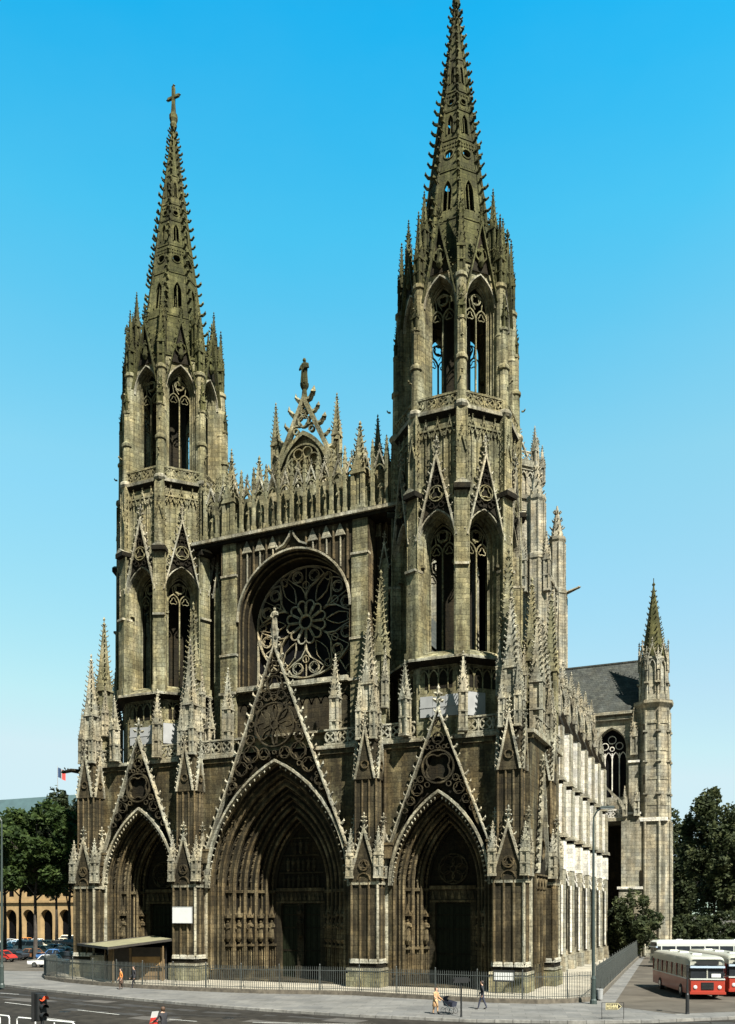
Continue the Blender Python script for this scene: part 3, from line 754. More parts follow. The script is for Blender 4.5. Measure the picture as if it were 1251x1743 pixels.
for x, m in ((-8.7, -1), (20.95, -1), (-20.1, 1)):
    c = copy_tree(pier, church); c.location = (x, 0, 0)
    for ch in c.children:
        if m < 0: ch.location.x *= -1
c = copy_tree(pier, church); c.location = (21.9, 7.2, 0); c.rotation_euler = (0, 0, pi/2)
# shafts, blind arcade and gablet on the exposed south flank
for sg in (1, -1):
    mb = MB(); mb.push(T(22.2 if sg > 0 else -21.5, 0, 0, sg*pi/2)); mb.k = 3
    for a, b in ((1.9, 6.3),):
        panels(mb, sg*a if sg > 0 else -b, sg*b if sg > 0 else -a, 2, 9, 0, 4, .3, .12); mb.k = 0
        mb.push(T(sg*4.1, 0, 0)); gable(mb, 2.0, 9.2, 17.5, -.45, -.1, .4, 12, .2, 1, 1.4); mb.k = 2
        mb.poly([(-1.9, -.12, 9.2), (1.9, -.12, 9.2), (0, -.12, 17)]); mb.k = 3; mb.bar(circ(0, 11.2, .8, 14), .12, -.3, -.1, True); mb.pop()
    mb.pop(); mb.build('flank_gable', PCOL, church)
put(pF, 'pinnacle', church, 21.9, 4.6, 20.3); put(pG, 'pinnacle', church, 21.6, 11.3, 20.3); put(pF, 'pinnacle', church, -21.0, 4.6, 20.3)
pH = pin_mesh(.8, 4.2, 3.9, 8, S_PALE)
for sg in (-1, 1): put(pH, 'pinnacle', church, sg*5.4, 1.0, 20.4)
# gargoyle spouts on the corner
mb = MB()
mb.tube([(-21.4, .2, 19.7), (-22.4, -.2, 19.85), (-23.1, -.4, 19.7)], .26, 6, r1=.15); mb.knob((-23.2, -.4, 19.75), (-1, 0, -.2), .22, .6)
for sg in (-1, 1): mb.knob((-22.8, -.4+sg*.2, 20.0), (-.3, sg*.5, 1), .08, .35)
mb.build('gargoyle', [S_DARK], church)

# ---------------------------------------------------------------- nave front with the rose
mb = MB(); mb.k = 0
ARZ, ARS, ARR = 33.0, 5.65, 5.8
A = arch(ARS, ARZ, ARR, 0, 26.9, 14)
archwall(mb, -7.5, 7.5, 20, 41, A, 3.4)
yy = 3.4
for d0, d1, dy in ((0, -.15, .4), (-.15, -.32, .7), (-.32, -.5, 1.6)):
    a = arch(ARS, ARZ, ARR, d0, 26.9, 14); b = arch(ARS, ARZ, ARR, d1, 26.9, 14)
    mb.k = 2; mb.strip(y3(a, yy), y3(a, yy+dy)); yy += dy; mb.strip(y3(a, yy), y3(b, yy)); mb.k = 3; mb.tube(y3(a, yy-dy-.02), .09, 6)  # soffit coloured near-black for the shade of the arch
mb.k = 1; mb.bar(arch(ARS, ARZ, ARR, .1, None, 18), .17, 3.1, 3.42)
mb.bar([(-1.6, 39.0), (-.8, 39.35), (-.3, 39.95), (0, 40.7), (.3, 39.95), (.8, 39.35), (1.6, 39.0)], .16, 3.0, 3.42)
mb.k = 3
for i in range(-8, 9):                                                  # shafts and little arches of the spandrels
    u = i*.68; z0 = ARZ+(math.sqrt(max(0, (ARS+.3)**2-u*u)) if abs(u) < ARS+.3 else 0)
    mb.k = 1 if i % 2 else 3
    if abs(u) > 1.2 and z0 < 40: mb.tube([(u, 3.32, z0), (u, 3.32, 40.2)], .085 if i % 2 else .13, 6)
    if abs(u) > 1.2 and i % 2: mb.extr([(u-.5, 39.3), (u+.5, 39.3), (u, 40.4)], 3.2, 3.41)
mb.k = 4
for sg in (-1, 1):
    mb.k = 4; a, b = sorted((sg*5.85, sg*7.5))
    mb.box(a, b, 3.05, 3.7, 20, 30.0); mb.box(a+.05, b-.05, 3.15, 3.7, 30, 37.4); mb.box(a+.12, b-.12, 3.25, 3.7, 37.4, 40.6)
    mb.k = 1; mb.box(a-.08, b+.08, 2.95, 3.7, 29.9, 30.1); mb.box(a-.02, b+.02, 3.05, 3.7, 37.3, 37.5); mb.box(a-.1, b+.1, 2.9, 3.7, 26.3, 26.55); mb.k = 4
    # dark recess between the strip and the tower, with shafts
    c, d = sorted((sg*7.5, sg*11.2)); mb.k = 3; mb.poly([(c, 5.2, 20), (d, 5.2, 20), (d, 5.2, 41), (c, 5.2, 41)])
    mb.poly([(sg*7.5, 3.2, 20), (sg*7.5, 5.2, 20), (sg*7.5, 5.2, 41), (sg*7.5, 3.2, 41)])
    for u in (7.9, 8.5, 9.0): mb.tube([(sg*u, 5.0, 20), (sg*u, 5.0, 41)], .16, 6)
    mb.k = 4; mb.box(sg*8.6-.35, sg*8.6+.35, 4.2, 5.2, 20, 37); mb.push(T(sg*8.6, 4.2, 0)); gable(mb, .5, 36, 38.6, -.15, .1, .25, 4, .1, 1, .8); mb.pop()
# sill, lower gallery
mb.k = 1; mb.box(-5.6, 5.6, 2.85, 5.3, 26.4, 26.85); mb.k = 3; panels(mb, -5.6, 5.6, 22.2, 25.6, 3.6, 12, .2, .08)
mb.k = 2
for i in range(12): mb.box(-5.6+i*.9333+.2, -5.6+i*.9333+.73, 3.57, 3.62, 22.3, 24.7)
mb.k = 1; mb.box(-5.7, 5.7, 2.3, 3.6, 21.9, 22.1)
mb.k = 4; mb.box(-5.6, 5.6, 3.0, 3.58, 20, 21.9)
# statue gallery
mb.k = 2; mb.box(-11, 11, 3.0, 5.2, 40.45, 40.75); mb.k = 1; mb.box(-11, 11, 2.75, 5.2, 40.75, 41.05); mb.k = 4
mb.box(-10, 10, 4.3, 4.8, 41, 44.9)
for i in range(-7, 8):
    u = (i-.0)*1.32
    mb.box(u-.13, u+.13, 3.0, 3.3, 41.05, 45.4); mb.box(u-.19, u+.19, 2.95, 3.36, 41.05, 41.6)
    mb.rings([[(u-.17, 2.98, 45.4), (u+.17, 2.98, 45.4), (u+.17, 3.3, 45.4), (u-.17, 3.3, 45.4)], [(u-.03, 3.1, 47), (u+.03, 3.1, 47), (u+.03, 3.18, 47), (u-.03, 3.18, 47)]], True, False, True)
    for t in (.25, .55, .8):
        for d in ((-1, 0), (1, 0), (0, -1)): mb.crocket((u+d[0]*.16*(1-t), 3.14+d[1]*.16*(1-t), 45.4+1.6*t), (*d, .2), .16)
    if i < 7:
        mb.push(T(u+.66, 0, 0)); mb.bar(arch(.5, 44.0, .7, n=5), .1, 3.05, 3.25)
        gable(mb, .55, 44.5, 46.0, 3.02, 3.22, .2, 3, .1, 1, .55); mb.k = 4; mb.pop()
nf = mb.build('nave_front', PCOL, church)
stat = None
for i in range(14):
    mbs = MB(); figure(mbs, 0, 0, 0, 1.8, 0, False); mbs.cyl(0, 0, [(.34, -.75), (.3, -.35), (.38, 0)], 6)
    if stat is None: stat = mbs.build('gallery_statue', [S_TOWER], nf, ((i-6.5)*1.32, 3.55, 41.85))
    else: inst(stat, nf, ((i-6.5)*1.32, 3.55, 41.85), rz=random.uniform(-.4, .4), sc=random.uniform(.93, 1.06))
# rose window
mb = MB(); zc = 33.1; yr = 5.85; y2 = 6.05
mb.bar(circ(0, zc, .62, 20), .17, yr-.06, y2, True)
for i in range(12):
    a = 2*pi*(i+.5)/12; e = 2*pi/12
    P = [(.66*math.cos(a-e*.42), zc+.66*math.sin(a-e*.42)), (1.55*math.cos(a-e*.44), zc+1.55*math.sin(a-e*.44))]
    for j in range(7):
        b = -pi/2+pi*j/6; rr = 1.62+.42*math.cos(b); P.append((rr*math.cos(a)-.42*math.sin(b)*math.sin(a), zc+rr*math.sin(a)+.42*math.sin(b)*math.cos(a)))
    P += [(1.55*math.cos(a+e*.44), zc+1.55*math.sin(a+e*.44)), (.66*math.cos(a+e*.42), zc+.66*math.sin(a+e*.42))]
    mb.bar(P, .12, yr, y2)
def pol(r, a): return (r*math.cos(a), zc+r*math.sin(a))
for i in range(6):
    a = 2*pi*i/6-pi/2; h = pi/6
    for sg in (-1, 1):                                                   # big flame shapes with small roundels
        L = [pol(2.05, a), pol(2.6, a+sg*.02), pol(3.3, a+sg*.14), pol(4.0, a+sg*.33), pol(4.65, a+sg*.42), pol(5.0, a+sg*.3), pol(5.12, a+sg*.08), pol(5.15, a)]
        mb.bar(L, .1, yr-.03, y2)
        mb.bar([pol(2.1, a+sg*h*.98), pol(2.7, a+sg*.4), pol(3.4, a+sg*.36), pol(4.1, a+sg*.42), pol(4.8, a+sg*.5)], .05, yr, y2)
        u, z = pol(4.35, a+sg*.2); mb.bar(circ(u, z, .52, 12), .08, yr, y2, True); mb.bar(foil(u, z, .42, 4, a), .035, yr+.03, y2, True)
    u, z = pol(3.45, a); mb.bar(circ(u, z, .33, 10), .05, yr, y2, True)
    u, z = pol(4.6, a+h); mb.bar(circ(u, z, .36, 10), .05, yr, y2, True)
    mb.bar([pol(2.1, a), pol(5.2, a)], .07, yr+.06, y2-.02)
mb.bar(circ(0, zc, 5.16, 40), .1, yr-.05, y2+.05, True)
for sg in (-1, 1):
    for zz in (28.3, 27.4): mb.bar(circ(sg*4.55, zz, .42, 10), .09, yr, y2, True)
    mb.bar([(sg*5.1, 32), (sg*5.15, 26.9)], .16, yr, y2); mb.bar([(sg*3.5, 29.2), (sg*4.9, 27.0)], .1, yr, y2)
S_ROSE = stone('rose_tracery_stone', (.18, .165, .12), (.32, .30, .23), (.5, .475, .38), soot0=.56, sootamt=.6, course=.5)
ro = mb.build('rose_window', [S_ROSE], nf)
mb = MB(); mb.poly([(u, 6.1, z) for u, z in arch(ARS, ARZ, ARR, .2, 26.5, 14)]); mb.build('stained_glass', [M_GLASS], ro)
# upper gable
mb = MB(); mb.k = 4
gable(mb, 5.2, 43.2, 54.1, 5.3, 5.9, 1.0, 9, .36, 4, 0)
arcs = arch(2.9, 46.0, 4.6, 0, 43, 10); mb.strip(y3(arcs, 5.25), y3(arch(2.9, 46.0, 4.6, -.35, 43, 10), 5.25)); mb.strip(y3(arcs, 5.25), y3(arcs, 5.8))
mb.poly([(u, 5.7, z) for u, z in arch(2.9, 46.0, 4.6, -.05, 43, 10)])
mb.k = 2; mb.poly([(-5, 5.75, 43.2), (5, 5.75, 43.2), (3.2, 5.75, 47), (-3.2, 5.75, 47)])
mb.k = 4; rz_ = 47.6
mb.bar(circ(0, rz_, 1.75, 22), .16, 5.3, 5.7, True)
for i in range(7): mb.bar(circ(1.1*math.cos(i*2*pi/7+.3), rz_+1.1*math.sin(i*2*pi/7+.3), .48, 10), .11, 5.35, 5.7, True)
mb.bar(circ(0, rz_, .45, 12), .12, 5.35, 5.7, True)
pack(mb, 4.9, 43.4, 53.6, 5.38, 5.72, (2.9, 46, 4.6, .1), (), .6, .2, 7, .09, 1500); pack(mb, 4.9, 43.4, 53.6, 5.36, 5.68, (2.9, 46, 4.6, -.35), [(0, 47.6, 1.85)], .5, .18, 8, .08, 900, None, True)
for u in (-1.9, -.65, .65, 1.9): mb.push(T(u, 0, 0)); gable(mb, .58, 43.8, 46.4, 5.2, 5.4, .25, 4, .1, 1, .6); mb.k = 4; mb.pop()
for sg in (-1, 1): mb.bar(foil(sg*.75, 51.5, .42, 3, pi/2), .12, 5.4, 5.75, True); mb.bar(circ(sg*2.75, 48.0, .38, 10), .11, 5.4, 5.75, True)
mb.bar(foil(0, 52.3, .38, 3, -pi/2), .12, 5.4, 5.75, True)
for sg in (-1, 1):
    mb.push(T(sg*6.2, 5.5, 0)); gable(mb, 1.3, 43.5, 46.8, -.2, .2, .4, 4, .16, None, .9); mb.pop()
ug = mb.build('upper_gable', PCOL, church)
mb = MB(); mb.cyl(0, 0, [(.3, 53.7), (.22, 54.5), (.38, 54.8), (.42, 55.0)], 8); figure(mb, 0, 0, 55.0, 2.5, 0, False)
mb.build('gable_statue', [S_SPIRE], ug, (0, 5.6, 0))
pI = pin_mesh(.75, 6.8, 4.0, 9, S_TOWER); pJ = pin_mesh(1.25, 3.4, 4.6, 8, S_TOWER); pK = pin_mesh(.6, 4.0, 2.8, 6, S_TOWER)
for sg in (-1, 1):
    put(pI, 'pinnacle', ug, sg*3.15, 5.95, 43.1); put(pJ, 'pinnacle', nf, sg*6.6, 3.5, 41.0)
    put(pI, 'pinnacle', nf, sg*7.6, 5.2, 39.3); put(pJ, 'pinnacle', nf, sg*5.2, 6.3, 41.6); put(pK, 'pinnacle', nf, sg*8.6, 4.6, 41.0); put(pK, 'pinnacle', nf, sg*9.6, 4.2, 41.0)

# ---------------------------------------------------------------- nave, aisle and its buttresses
mb = MB()
mb.box(-7, 7, 6.2, 62, 0, 34); mb.box(-16, 16, 12, 62, 0, 19.5)
mb.box(16, 16.5, 12, 62, 19.2, 19.6)
mb.push(T(16, 0, 0, pi/2)); balustrade(mb, 12.2, 61, 19.6, 1.3, 0, 1.3)
for y in range(6):
    A = arch(1.6, 13, 2.4, 0, 4.5); mb.push(T(27.5+5*y, 0, 0)); mb.bar(A, .3, -.25, .05); mb.bar([(0, 4.5), (0, 13)], .15, -.2, .02)
    mb.pop()
mb.pop()
nv = mb.build('nave', [S_CLEAN], church)
mb = MB(); mb.poly([(-7.4, 7, 34), (0, 7, 44.5), (0, 75, 44.5), (-7.4, 75, 34)]); mb.poly([(7.4, 7, 34), (7.4, 75, 34), (0, 75, 44.5), (0, 7, 44.5)])
mb.poly([(-7.4, 7, 34), (7.4, 7, 34), (0, 7, 44.5)]); mb.build('slate_roof', [M_SLATE], nv)
mb = MB()
mb.k = 1; mb.box(-4, .45, -.85, .85, 0, 1.6); mb.box(-4, .25, -.72, .72, 1.6, 10.6); mb.k = 0; mb.box(-4, .3, -.75, .75, 10.6, 13.6); mb.k = 3; mb.box(-3.9, .2, -.7, .7, 13.6, 13.92); mb.k = 1  # black band below the ledge painted as its shadow
mb.box(-4, .55, -.95, .95, 13.9, 14.3, .97); mb.k = 0
mb.box(-3.4, .1, -.72, .72, 14.3, 19.4); mb.k = 3; mb.box(-3.3, 0, -.66, .66, 19.4, 19.82); mb.k = 1; mb.box(-3.4, .35, -.85, .85, 19.8, 20.3, .95); mb.k = 0  # same painted shadow band below the upper ledge
mb.box(-2.9, -.1, -.68, .68, 20.3, 25.6); mb.k = 2
mb.box(-3.0, .05, -.78, .78, 25.6, 25.9)
for x in (-2.3, -.75): mb.extr([(x-.75, 25.9), (x+.75, 25.9), (x, 28.0)], -.78, .78, True, True)
mb.k = 1; mb.box(-2.6, -1.1, -.5, .5, 25.9, 31.0); mb.box(-2.75, -.95, -.6, .6, 30.8, 31.1)
for x in (-2.6, -1.85, -1.1): mb.tube([(x, -.52, 26), (x, -.52, 30.8)], .1, 5)
mb.push(T(-1.85, -.55, 0)); gable(mb, .8, 29.4, 32.4, -.2, 0, .3, 4, .12, None, .7); mb.pop()
mb.k = 0
for x in (-3.3, -2.2, -1.1, 0.1): mb.tube([(x, -.8, 1.8), (x, -.8, 9.0)], .12, 6)
for x in (-2.75, -1.65, -.55):
    mb.bar(sh(arch(.45, 9.0, .9, n=5), x), .14, -.95, -.74); mb.push(T(x, 0, 0)); gable(mb, .5, 9.6, 11.8, -.95, -.76, .24, 4, .1, None, .7); mb.pop()
mb.k = 1; mb.box(.1, .28, -.7, .7, 14.35, 19.3); mb.box(-.1, .1, -.64, .64, 20.35, 25.5)
mb.k = 2
for x in (-2.75, -1.65, -.55): mb.box(x-.3, x+.3, -.76, -.6, 2.2, 8.6)
for x in (-2.9, -2.1, -1.3): mb.box(x-.1, x+.1, -.76, -.6, 10.9, 12.6)
mb.k = 2; mb.box(-3.05, -2.7, -.74, .7, 14.5, 25.5)
ab = mb.build('aisle_buttress', [S_CLEAN, S_GREY, S_DARK, S_DARK], nv)
mb = MB(); fly = [(-2.4-10.8*t, 27.5+5.5*t+1.1*math.sin(pi*t)*.0) for t in [i/8 for i in range(9)]]
low = [(-2.4-10.8*t, 25.0+7.0*t+1.0*math.sin(pi*t)) for t in [i/8 for i in range(9)]]
mb.extr(fly+low[::-1], -.3, .3, True, True)
for i in range(9):
    u, z = fly[i]; mb.crocket((u, 0, z), (.4, 0, .9), .5)
mb.build('flying_buttress', [S_GREY], ab)
pL = pin_mesh(.95, 2.6, 3.9, 8, S_GREY); pM = pin_mesh(.6, 1.8, 2.4, 5, S_GREY)
put(pL, 'pinnacle', ab, -1.85, 0, 30.0, 0, (1, 1, .75)); put(pM, 'pinnacle', ab, -.5, -.3, 25.9); put(pM, 'pinnacle', ab, -3.0, -.3, 25.7)
ab.location = (20, 25, 0)
for i in range(1, 7):
    c = copy_tree(ab, nv); c.location = (20, 25+5*i, 0)
c = copy_tree(ab, nv); c.location = (20, 18.5, 0)

# ---------------------------------------------------------------- transept
mb = MB()
# west wall with the tall window opening
A = arch(2.0, 29.6, 2.8, 0, 22.6); mb.push(T(19.9, 0, 0)); archwall(mb, -13, 3.4, 18.6, 34.5, A, 62); mb.k = 2; mb.poly([(-13, 66, 0), (3.4, 66, 0), (3.4, 66, 18.8), (-13, 66, 18.8)]); mb.poly([(1.4, 62, 0), (1.4, 66, 0), (1.4, 66, 18.8), (1.4, 62, 18.8)]); mb.poly([(-13, 61.9, 18.7), (3, 61.9, 18.7), (3, 66, 18.7), (-13, 66, 18.7)]); mb.k = 0  # low recess lined near-black, its deep shade put into the colour
mb.strip(y3(A, 62), y3(A, 63)); mb.bar(arch(2.0, 29.6, 2.8, .25, None), .25, 61.75, 62.02); mb.pop()
for p in ([(23.3, 62, 0), (27, 62, 0), (27, 62, 34.5), (23.3, 62, 34.5)], [(27, 62, 0), (27, 75, 0), (27, 75, 34.5), (27, 62, 34.5)], [(7, 75, 0), (27, 75, 0), (27, 75, 34.5), (7, 75, 34.5)],
          [(27, 62, 34.5), (27, 75, 34.5), (27, 68.5, 43.4)]): mb.poly(p)
mb.box(7, 24, 61.6, 62, 33.6, 34.0); mb.box(7, 24, 61.3, 62.2, 34.3, 34.7)
# corner pier by the window, and the low aisle in front of it
mb.box(22.3, 24.0, 60.6, 62, 0, 20); mb.box(22.4, 23.8, 60.9, 62, 20, 27.4); mb.box(22.5, 23.6, 61.2, 62, 27.4, 31.2)
mb.k = 1; mb.box(22.2, 24.1, 60.4, 62, 19.9, 20.2); mb.box(22.3, 23.9, 60.7, 62, 27.2, 27.5); mb.k = 0
mb.box(21.2, 24.2, 59.6, 60.7, 0, 9.6); mb.box(21.5, 24.0, 59.9, 60.7, 9.6, 19.0); mb.k = 1; mb.box(21.0, 24.4, 59.4, 60.8, 9.4, 9.75); mb.k = 0
mb.box(17.5, 26.8, 60.3, 62, 19.0, 19.5); mb.box(24, 27.3, 60.2, 62, 0, 18.8); mb.k = 1; mb.box(23.9, 27.6, 59.9, 62, 18.8, 19.3)
tr = mb.build('transept', [S_GREY, S_CLEAN, S_DARK], church)
mb = MB(); balustrade(mb, 17.8, 22.2, 19.5, 1.2, 60.6, 1.1); mb.build('balustrade', [S_CLEAN], tr)
mb = MB(); mb.push(T(19.9, 62.6, 0))
for u in (-1.0, 0, 1.0): mb.bar([(u, 22.6), (u, 29.0)], .13, -.05, .15)
for u in (-1.5, -.5, .5, 1.5): mb.bar(sh(arch(.44, 28.3, .8, n=5), u), .1, -.03, .12)
for u, z, r in ((-1.0, 30.0, .5), (1.0, 30.0, .5), (0, 30.9, .55), (0, 29.6, .3)): mb.bar(circ(u, z, r, 12), .1, -.03, .12, True)
mb.pop(); wt = mb.build('window_tracery', [S_CLEAN], tr)
mb = MB(); mb.push(T(19.9, 62.9, 0)); mb.poly([(u, 0, z) for u, z in A]); mb.pop(); mb.build('window_glass', [M_GLASS], wt)
mb = MB()
mb.poly([(5, 61.5, 34.6), (26.8, 61.5, 34.6), (26.8, 68.5, 43.4), (5, 68.5, 43.4)]); mb.poly([(5, 75.5, 34.6), (5, 68.5, 43.4), (26.8, 68.5, 43.4), (26.8, 75.5, 34.6)])
mb.box(5, 26.8, 68.35, 68.65, 43.38, 43.6); mb.build('slate_roof', [M_SLATE], tr)
mb = MB(); x, y = 25.6, 62.4
mb.cyl(x, y, [(2.45, 0), (2.45, 18.8), (2.3, 19.2), (2.2, 34.0), (2.3, 34.6), (2.75, 35.2), (2.8, 35.6), (1.95, 35.7), (1.8, 41.2), (1.95, 41.5), (1.9, 41.8)], 8, R(22.5))
for i in range(8):
    a = R(22.5)+i*pi/4; c, s = math.cos(a), math.sin(a)
    for zz in (22.5, 27, 31.2, 38): mb.box(x-.01+c*(2.0 if zz > 35 else 2.3)-.3, x+c*(2.0 if zz > 35 else 2.3)+.3, y+s*(2.0 if zz > 35 else 2.3)-.3, y+s*(2.0 if zz > 35 else 2.3)+.3, zz, zz+.25)
    for r, z0, z1 in ((2.26, 19.3, 34.2), (1.86, 35.7, 41.2), (2.5, .2, 18.8)): mb.tube([(x+r*c, y+r*s, z0), (x+r*c, y+r*s, z1)], .22, 6)
    mb.push(T(x, y, 0, i*pi/4)); ap = 1.85; mb.bar(arch(.4, 40.4, .9, 0, 36.8, 5), .12, -ap-.1, -ap+.1)
    gable(mb, .7, 41.2, 43.6, -ap-.2, -ap, .3, 4, .1, None, .8); mb.pop()
mb.k = 1
for zz in (21.0, 24.6, 28.6, 32.4, 37.5): mb.cyl(x, y, [(2.33 if zz < 35 else 1.93, zz), (2.33 if zz < 35 else 1.93, zz+.38)], 8, R(22.5))
mb.k = 2
for zz in (24.0, 31.0): mb.box(x-1.2, x-.9, y-2.25, y-1.6, zz, zz+1.3)
for zz, q in ((10, 3.4), (3, 3.4)): mb.box(x-1.6, x-1.2, y-2.6, y-1.6, zz, zz+2)
st = mb.build('stair_turret', [S_GREY, S_PALE, S_DARK], tr)
mb = MB()
mb.rings([[(x+a*q, y+b*q, z) for a, b, _ in octr(1, 0)] for q, z in ((1.7, 41.6), (.09, 52.2))], True, True, True)
for a, b, _ in octr(1, 0):
    for j in range(13):
        t = j/13; r = 1.7+(0.09-1.7)*t; mb.crocket((x+a*r, y+b*r, 41.9+10.2*t), (a, b, .1), .42*(1-.4*t))
mb.knob((x, y, 52.3), (0, 0, 1), .25, .8); mb.tube([(x, y, 52.2), (x, y, 53.2)], .07, 4); mb.build('turret_spire', [S_SPIRE], st)
for i in range(8):
    a = R(22.5)+i*pi/4; put(pM, 'pinnacle', tr, x+1.95*math.cos(a), y+1.95*math.sin(a), 39.9, a, (.7, .7, .8))
put(pL, 'pinnacle', tr, 23.1, 61.2, 28.3); put(pM, 'pinnacle', tr, 23.6, 59.9, 19.6, sc=(1.2, 1.2, 1.2)); put(pM, 'pinnacle', tr, 22.0, 59.9, 19.6)
mb = MB()
fl = [(17.2+5.0*t, 26.2-5.0*t) for t in [i/6 for i in range(7)]]; lo = [(17.2+5.0*t, 25.3-6.4*t+2.0*math.sin(pi*t)*.6) for t in [i/6 for i in range(7)]]
mb.push(T(0, 61.0, 0)); mb.extr(fl+lo[::-1], -.3, .3, True, True); mb.pop(); mb.build('flying_buttress', [S_GREY], tr)

# ---------------------------------------------------------------- crossing tower
mb = MB()
mb.box(-8, 8, 67, 83, 30, 61); mb.box(-8.4, 8.4, 66.6, 83.4, 60.4, 61.2)
ap = 6.4
mb.push(T(0, 75, 0)); mb.rings([octr(6.9, 61), octr(6.9, 78)], True, False, True); mb.rings([octr(7.2, 72), octr(7.4, 72.6), octr(6.9, 72.8)]); mb.rings([octr(7.3, 77.2), octr(7.5, 78.1), octr(6.6, 78.2)])
for i in range(8):
    mb.push(T(0, 0, 0, i*pi/4)); panels(mb, -2.4, 2.4, 63, 70, -ap, 2, .4, .2); panels(mb, -2.4, 2.4, 73, 76.6, -ap, 4, .3, .14)
    balustrade(mb, -2.5, 2.5, 78.1, 1.6, -ap, 1.2, .2); gable(mb, 1.5, 78.8, 82, -ap-.2, -ap+.2, .5, 4, .2, None, 1.6); mb.pop()
mb.pop()
for sx in (-1, 1):
    for yy_ in (67, 83):
        mb.cyl(sx*8, yy_, [(1.6, 30), (1.6, 60), (1.75, 60.2), (1.75, 60.9), (1.35, 61.2), (1.3, 69), (1.5, 69.4), (1.5, 69.9), (1.1, 70), (.12, 75.5)], 8, R(22.5))
        for j in range(8):
            a = R(22.5)+j*pi/4
            mb.tube([(sx*8+1.62*math.cos(a), yy_+1.62*math.sin(a), 31), (sx*8+1.62*math.cos(a), yy_+1.62*math.sin(a), 60)], .16, 5)
            mb.tube([(sx*8+1.36*math.cos(a), yy_+1.36*math.sin(a), 61), (sx*8+1.36*math.cos(a), yy_+1.36*math.sin(a), 69)], .14, 5)
            for q in range(4): r = 1.1-.25*q; mb.crocket((sx*8+r*math.cos(a), yy_+r*math.sin(a), 70.3+q*1.3), (math.cos(a), math.sin(a), .2), .5)
for i in range(2):
    for u in (-3.2, 3.2): mb.push(T(0, 0, 0)); mb.bar(sh(arch(1.8, 50, 3.2, 0, 36, 6), u), .5, 66.5, 67.1); mb.pop()
mb.push(T(8, 0, 0, pi/2))
for u in (71.6, 78.4): mb.bar(sh(arch(1.8, 50, 3.2, 0, 36, 6), u), .5, -.5, .1); mb.bar([(u, 36), (u, 51)], .25, -.3, .05)
for i in range(5): mb.push(T(69+i*3, 0, 0)); gable(mb, 1.3, 54, 59.5, -.6, -.2, .6, 5, .25, None, 1.4); mb.pop()
mb.pop()
mb.tube([(9.4, 83, 60.4), (11.6, 82.6, 60.9)], .32, 6, r1=.2); mb.knob((11.7, 82.6, 60.95), (1, 0, .1), .3, .8)
ct = mb.build('crossing_tower', [S_GREY], church)
for i in range(8):
    a = R(22.5)+i*pi/4; put(pL, 'pinnacle', ct, 7.1*math.cos(a), 75+7.1*math.sin(a), 77.2, a)
pN = pin_mesh(1.0, 5, 4.5, 8, S_GREY)
for sx, yy_ in ((9.8, 66.2), (6.4, 65.4)): put(pN, 'pinnacle', ct, sx, yy_, 55)

# ================================================================ GROUND
def matte(m, v=.12): m.node_tree.nodes['Principled BSDF'].inputs['Specular IOR Level'].default_value = v; return m
def slabs(m, w_, h_, joint=.6, ang=0.):
    """adds slab joints and slab-to-slab tone differences to a ground material"""
    nt = m.node_tree; N = nt.nodes; b = N['Principled BSDF']; src = b.inputs['Base Color'].links[0].from_socket
    g = N.new('ShaderNodeNewGeometry'); mp = N.new('ShaderNodeMapping'); mp.inputs['Rotation'].default_value = (0, 0, ang); nt.links.new(g.outputs['Position'], mp.inputs[0])
    br = N.new('ShaderNodeTexBrick'); nt.links.new(mp.outputs[0], br.inputs['Vector']); br.inputs['Scale'].default_value = 1; br.inputs['Brick Width'].default_value = w_; br.inputs['Row Height'].default_value = h_
    br.inputs['Mortar Size'].default_value = .02; br.inputs['Color1'].default_value = (.84, .85, .86, 1); br.inputs['Color2'].default_value = (1.1, 1.09, 1.06, 1); br.inputs['Mortar'].default_value = (joint, joint, joint, 1)
    n = N.new('ShaderNodeTexNoise'); n.inputs['Scale'].default_value = .35; n.inputs['Detail'].default_value = 7; n.inputs['Roughness'].default_value = .7; nt.links.new(g.outputs['Position'], n.inputs['Vector'])
    r = N.new('ShaderNodeMapRange'); r.inputs[1].default_value = .35; r.inputs[2].default_value = .65; r.inputs[3].default_value = .78; r.inputs[4].default_value = 1.15; nt.links.new(n.outputs['Fac'], r.inputs[0])
    o = src
    for q in (br.outputs['Color'], r.outputs[0]):
        x = N.new('ShaderNodeMix'); x.data_type = 'RGBA'; x.blend_type = 'MULTIPLY'; x.inputs['Factor'].default_value = 1; nt.links.new(o, x.inputs['A']); nt.links.new(q, x.inputs['B']); o = x.outputs['Result']
    nt.links.new(o, b.inputs['Base Color']); return m
M_ROAD = slabs(matte(simple('asphalt', (.03, .027, .022), .9, var=.35, scale=1.6, bump=.15)), 9, 3.4, .8, R(-12))
M_PAVE = slabs(matte(simple('grey_pavement', (.155, .154, .146), .9, var=.1, scale=3, bump=.1)), 1.6, 1.0, .72, R(-15))
M_YARD = slabs(matte(simple('pale_sandy_paving', (.33, .305, .245), .95, var=.14, scale=.6, bump=.1)), 2.2, 1.4, .85)
M_LOT = slabs(matte(simple('worn_tarmac', (.09, .08, .065), .92, var=.22, scale=.5, bump=.12)), 12, 5, .85, R(30))
M_KERB = slabs(matte(simple('kerb_stone', (.2, .195, .18), .85, var=.3, scale=3)), 1.0, 40, .35, R(-10))
M_LINE = simple('road_paint', (.4, .4, .37), .7, var=.2, scale=2)
M_TAR = simple('tar_seam', (.022, .02, .018), .7, var=.3, scale=2)
M_EARTH = simple('dry_grass_verge', (.05, .052, .02), .95, var=.5, scale=2)
def at(px, Z):
    """ground point seen at picture column px, Z metres in front of the camera"""
    r = (px-625.5)/1481*Z; a = R(23.5)
    return 37.5-math.sin(a)*Z+math.cos(a)*r, -66+math.cos(a)*Z+math.sin(a)*r
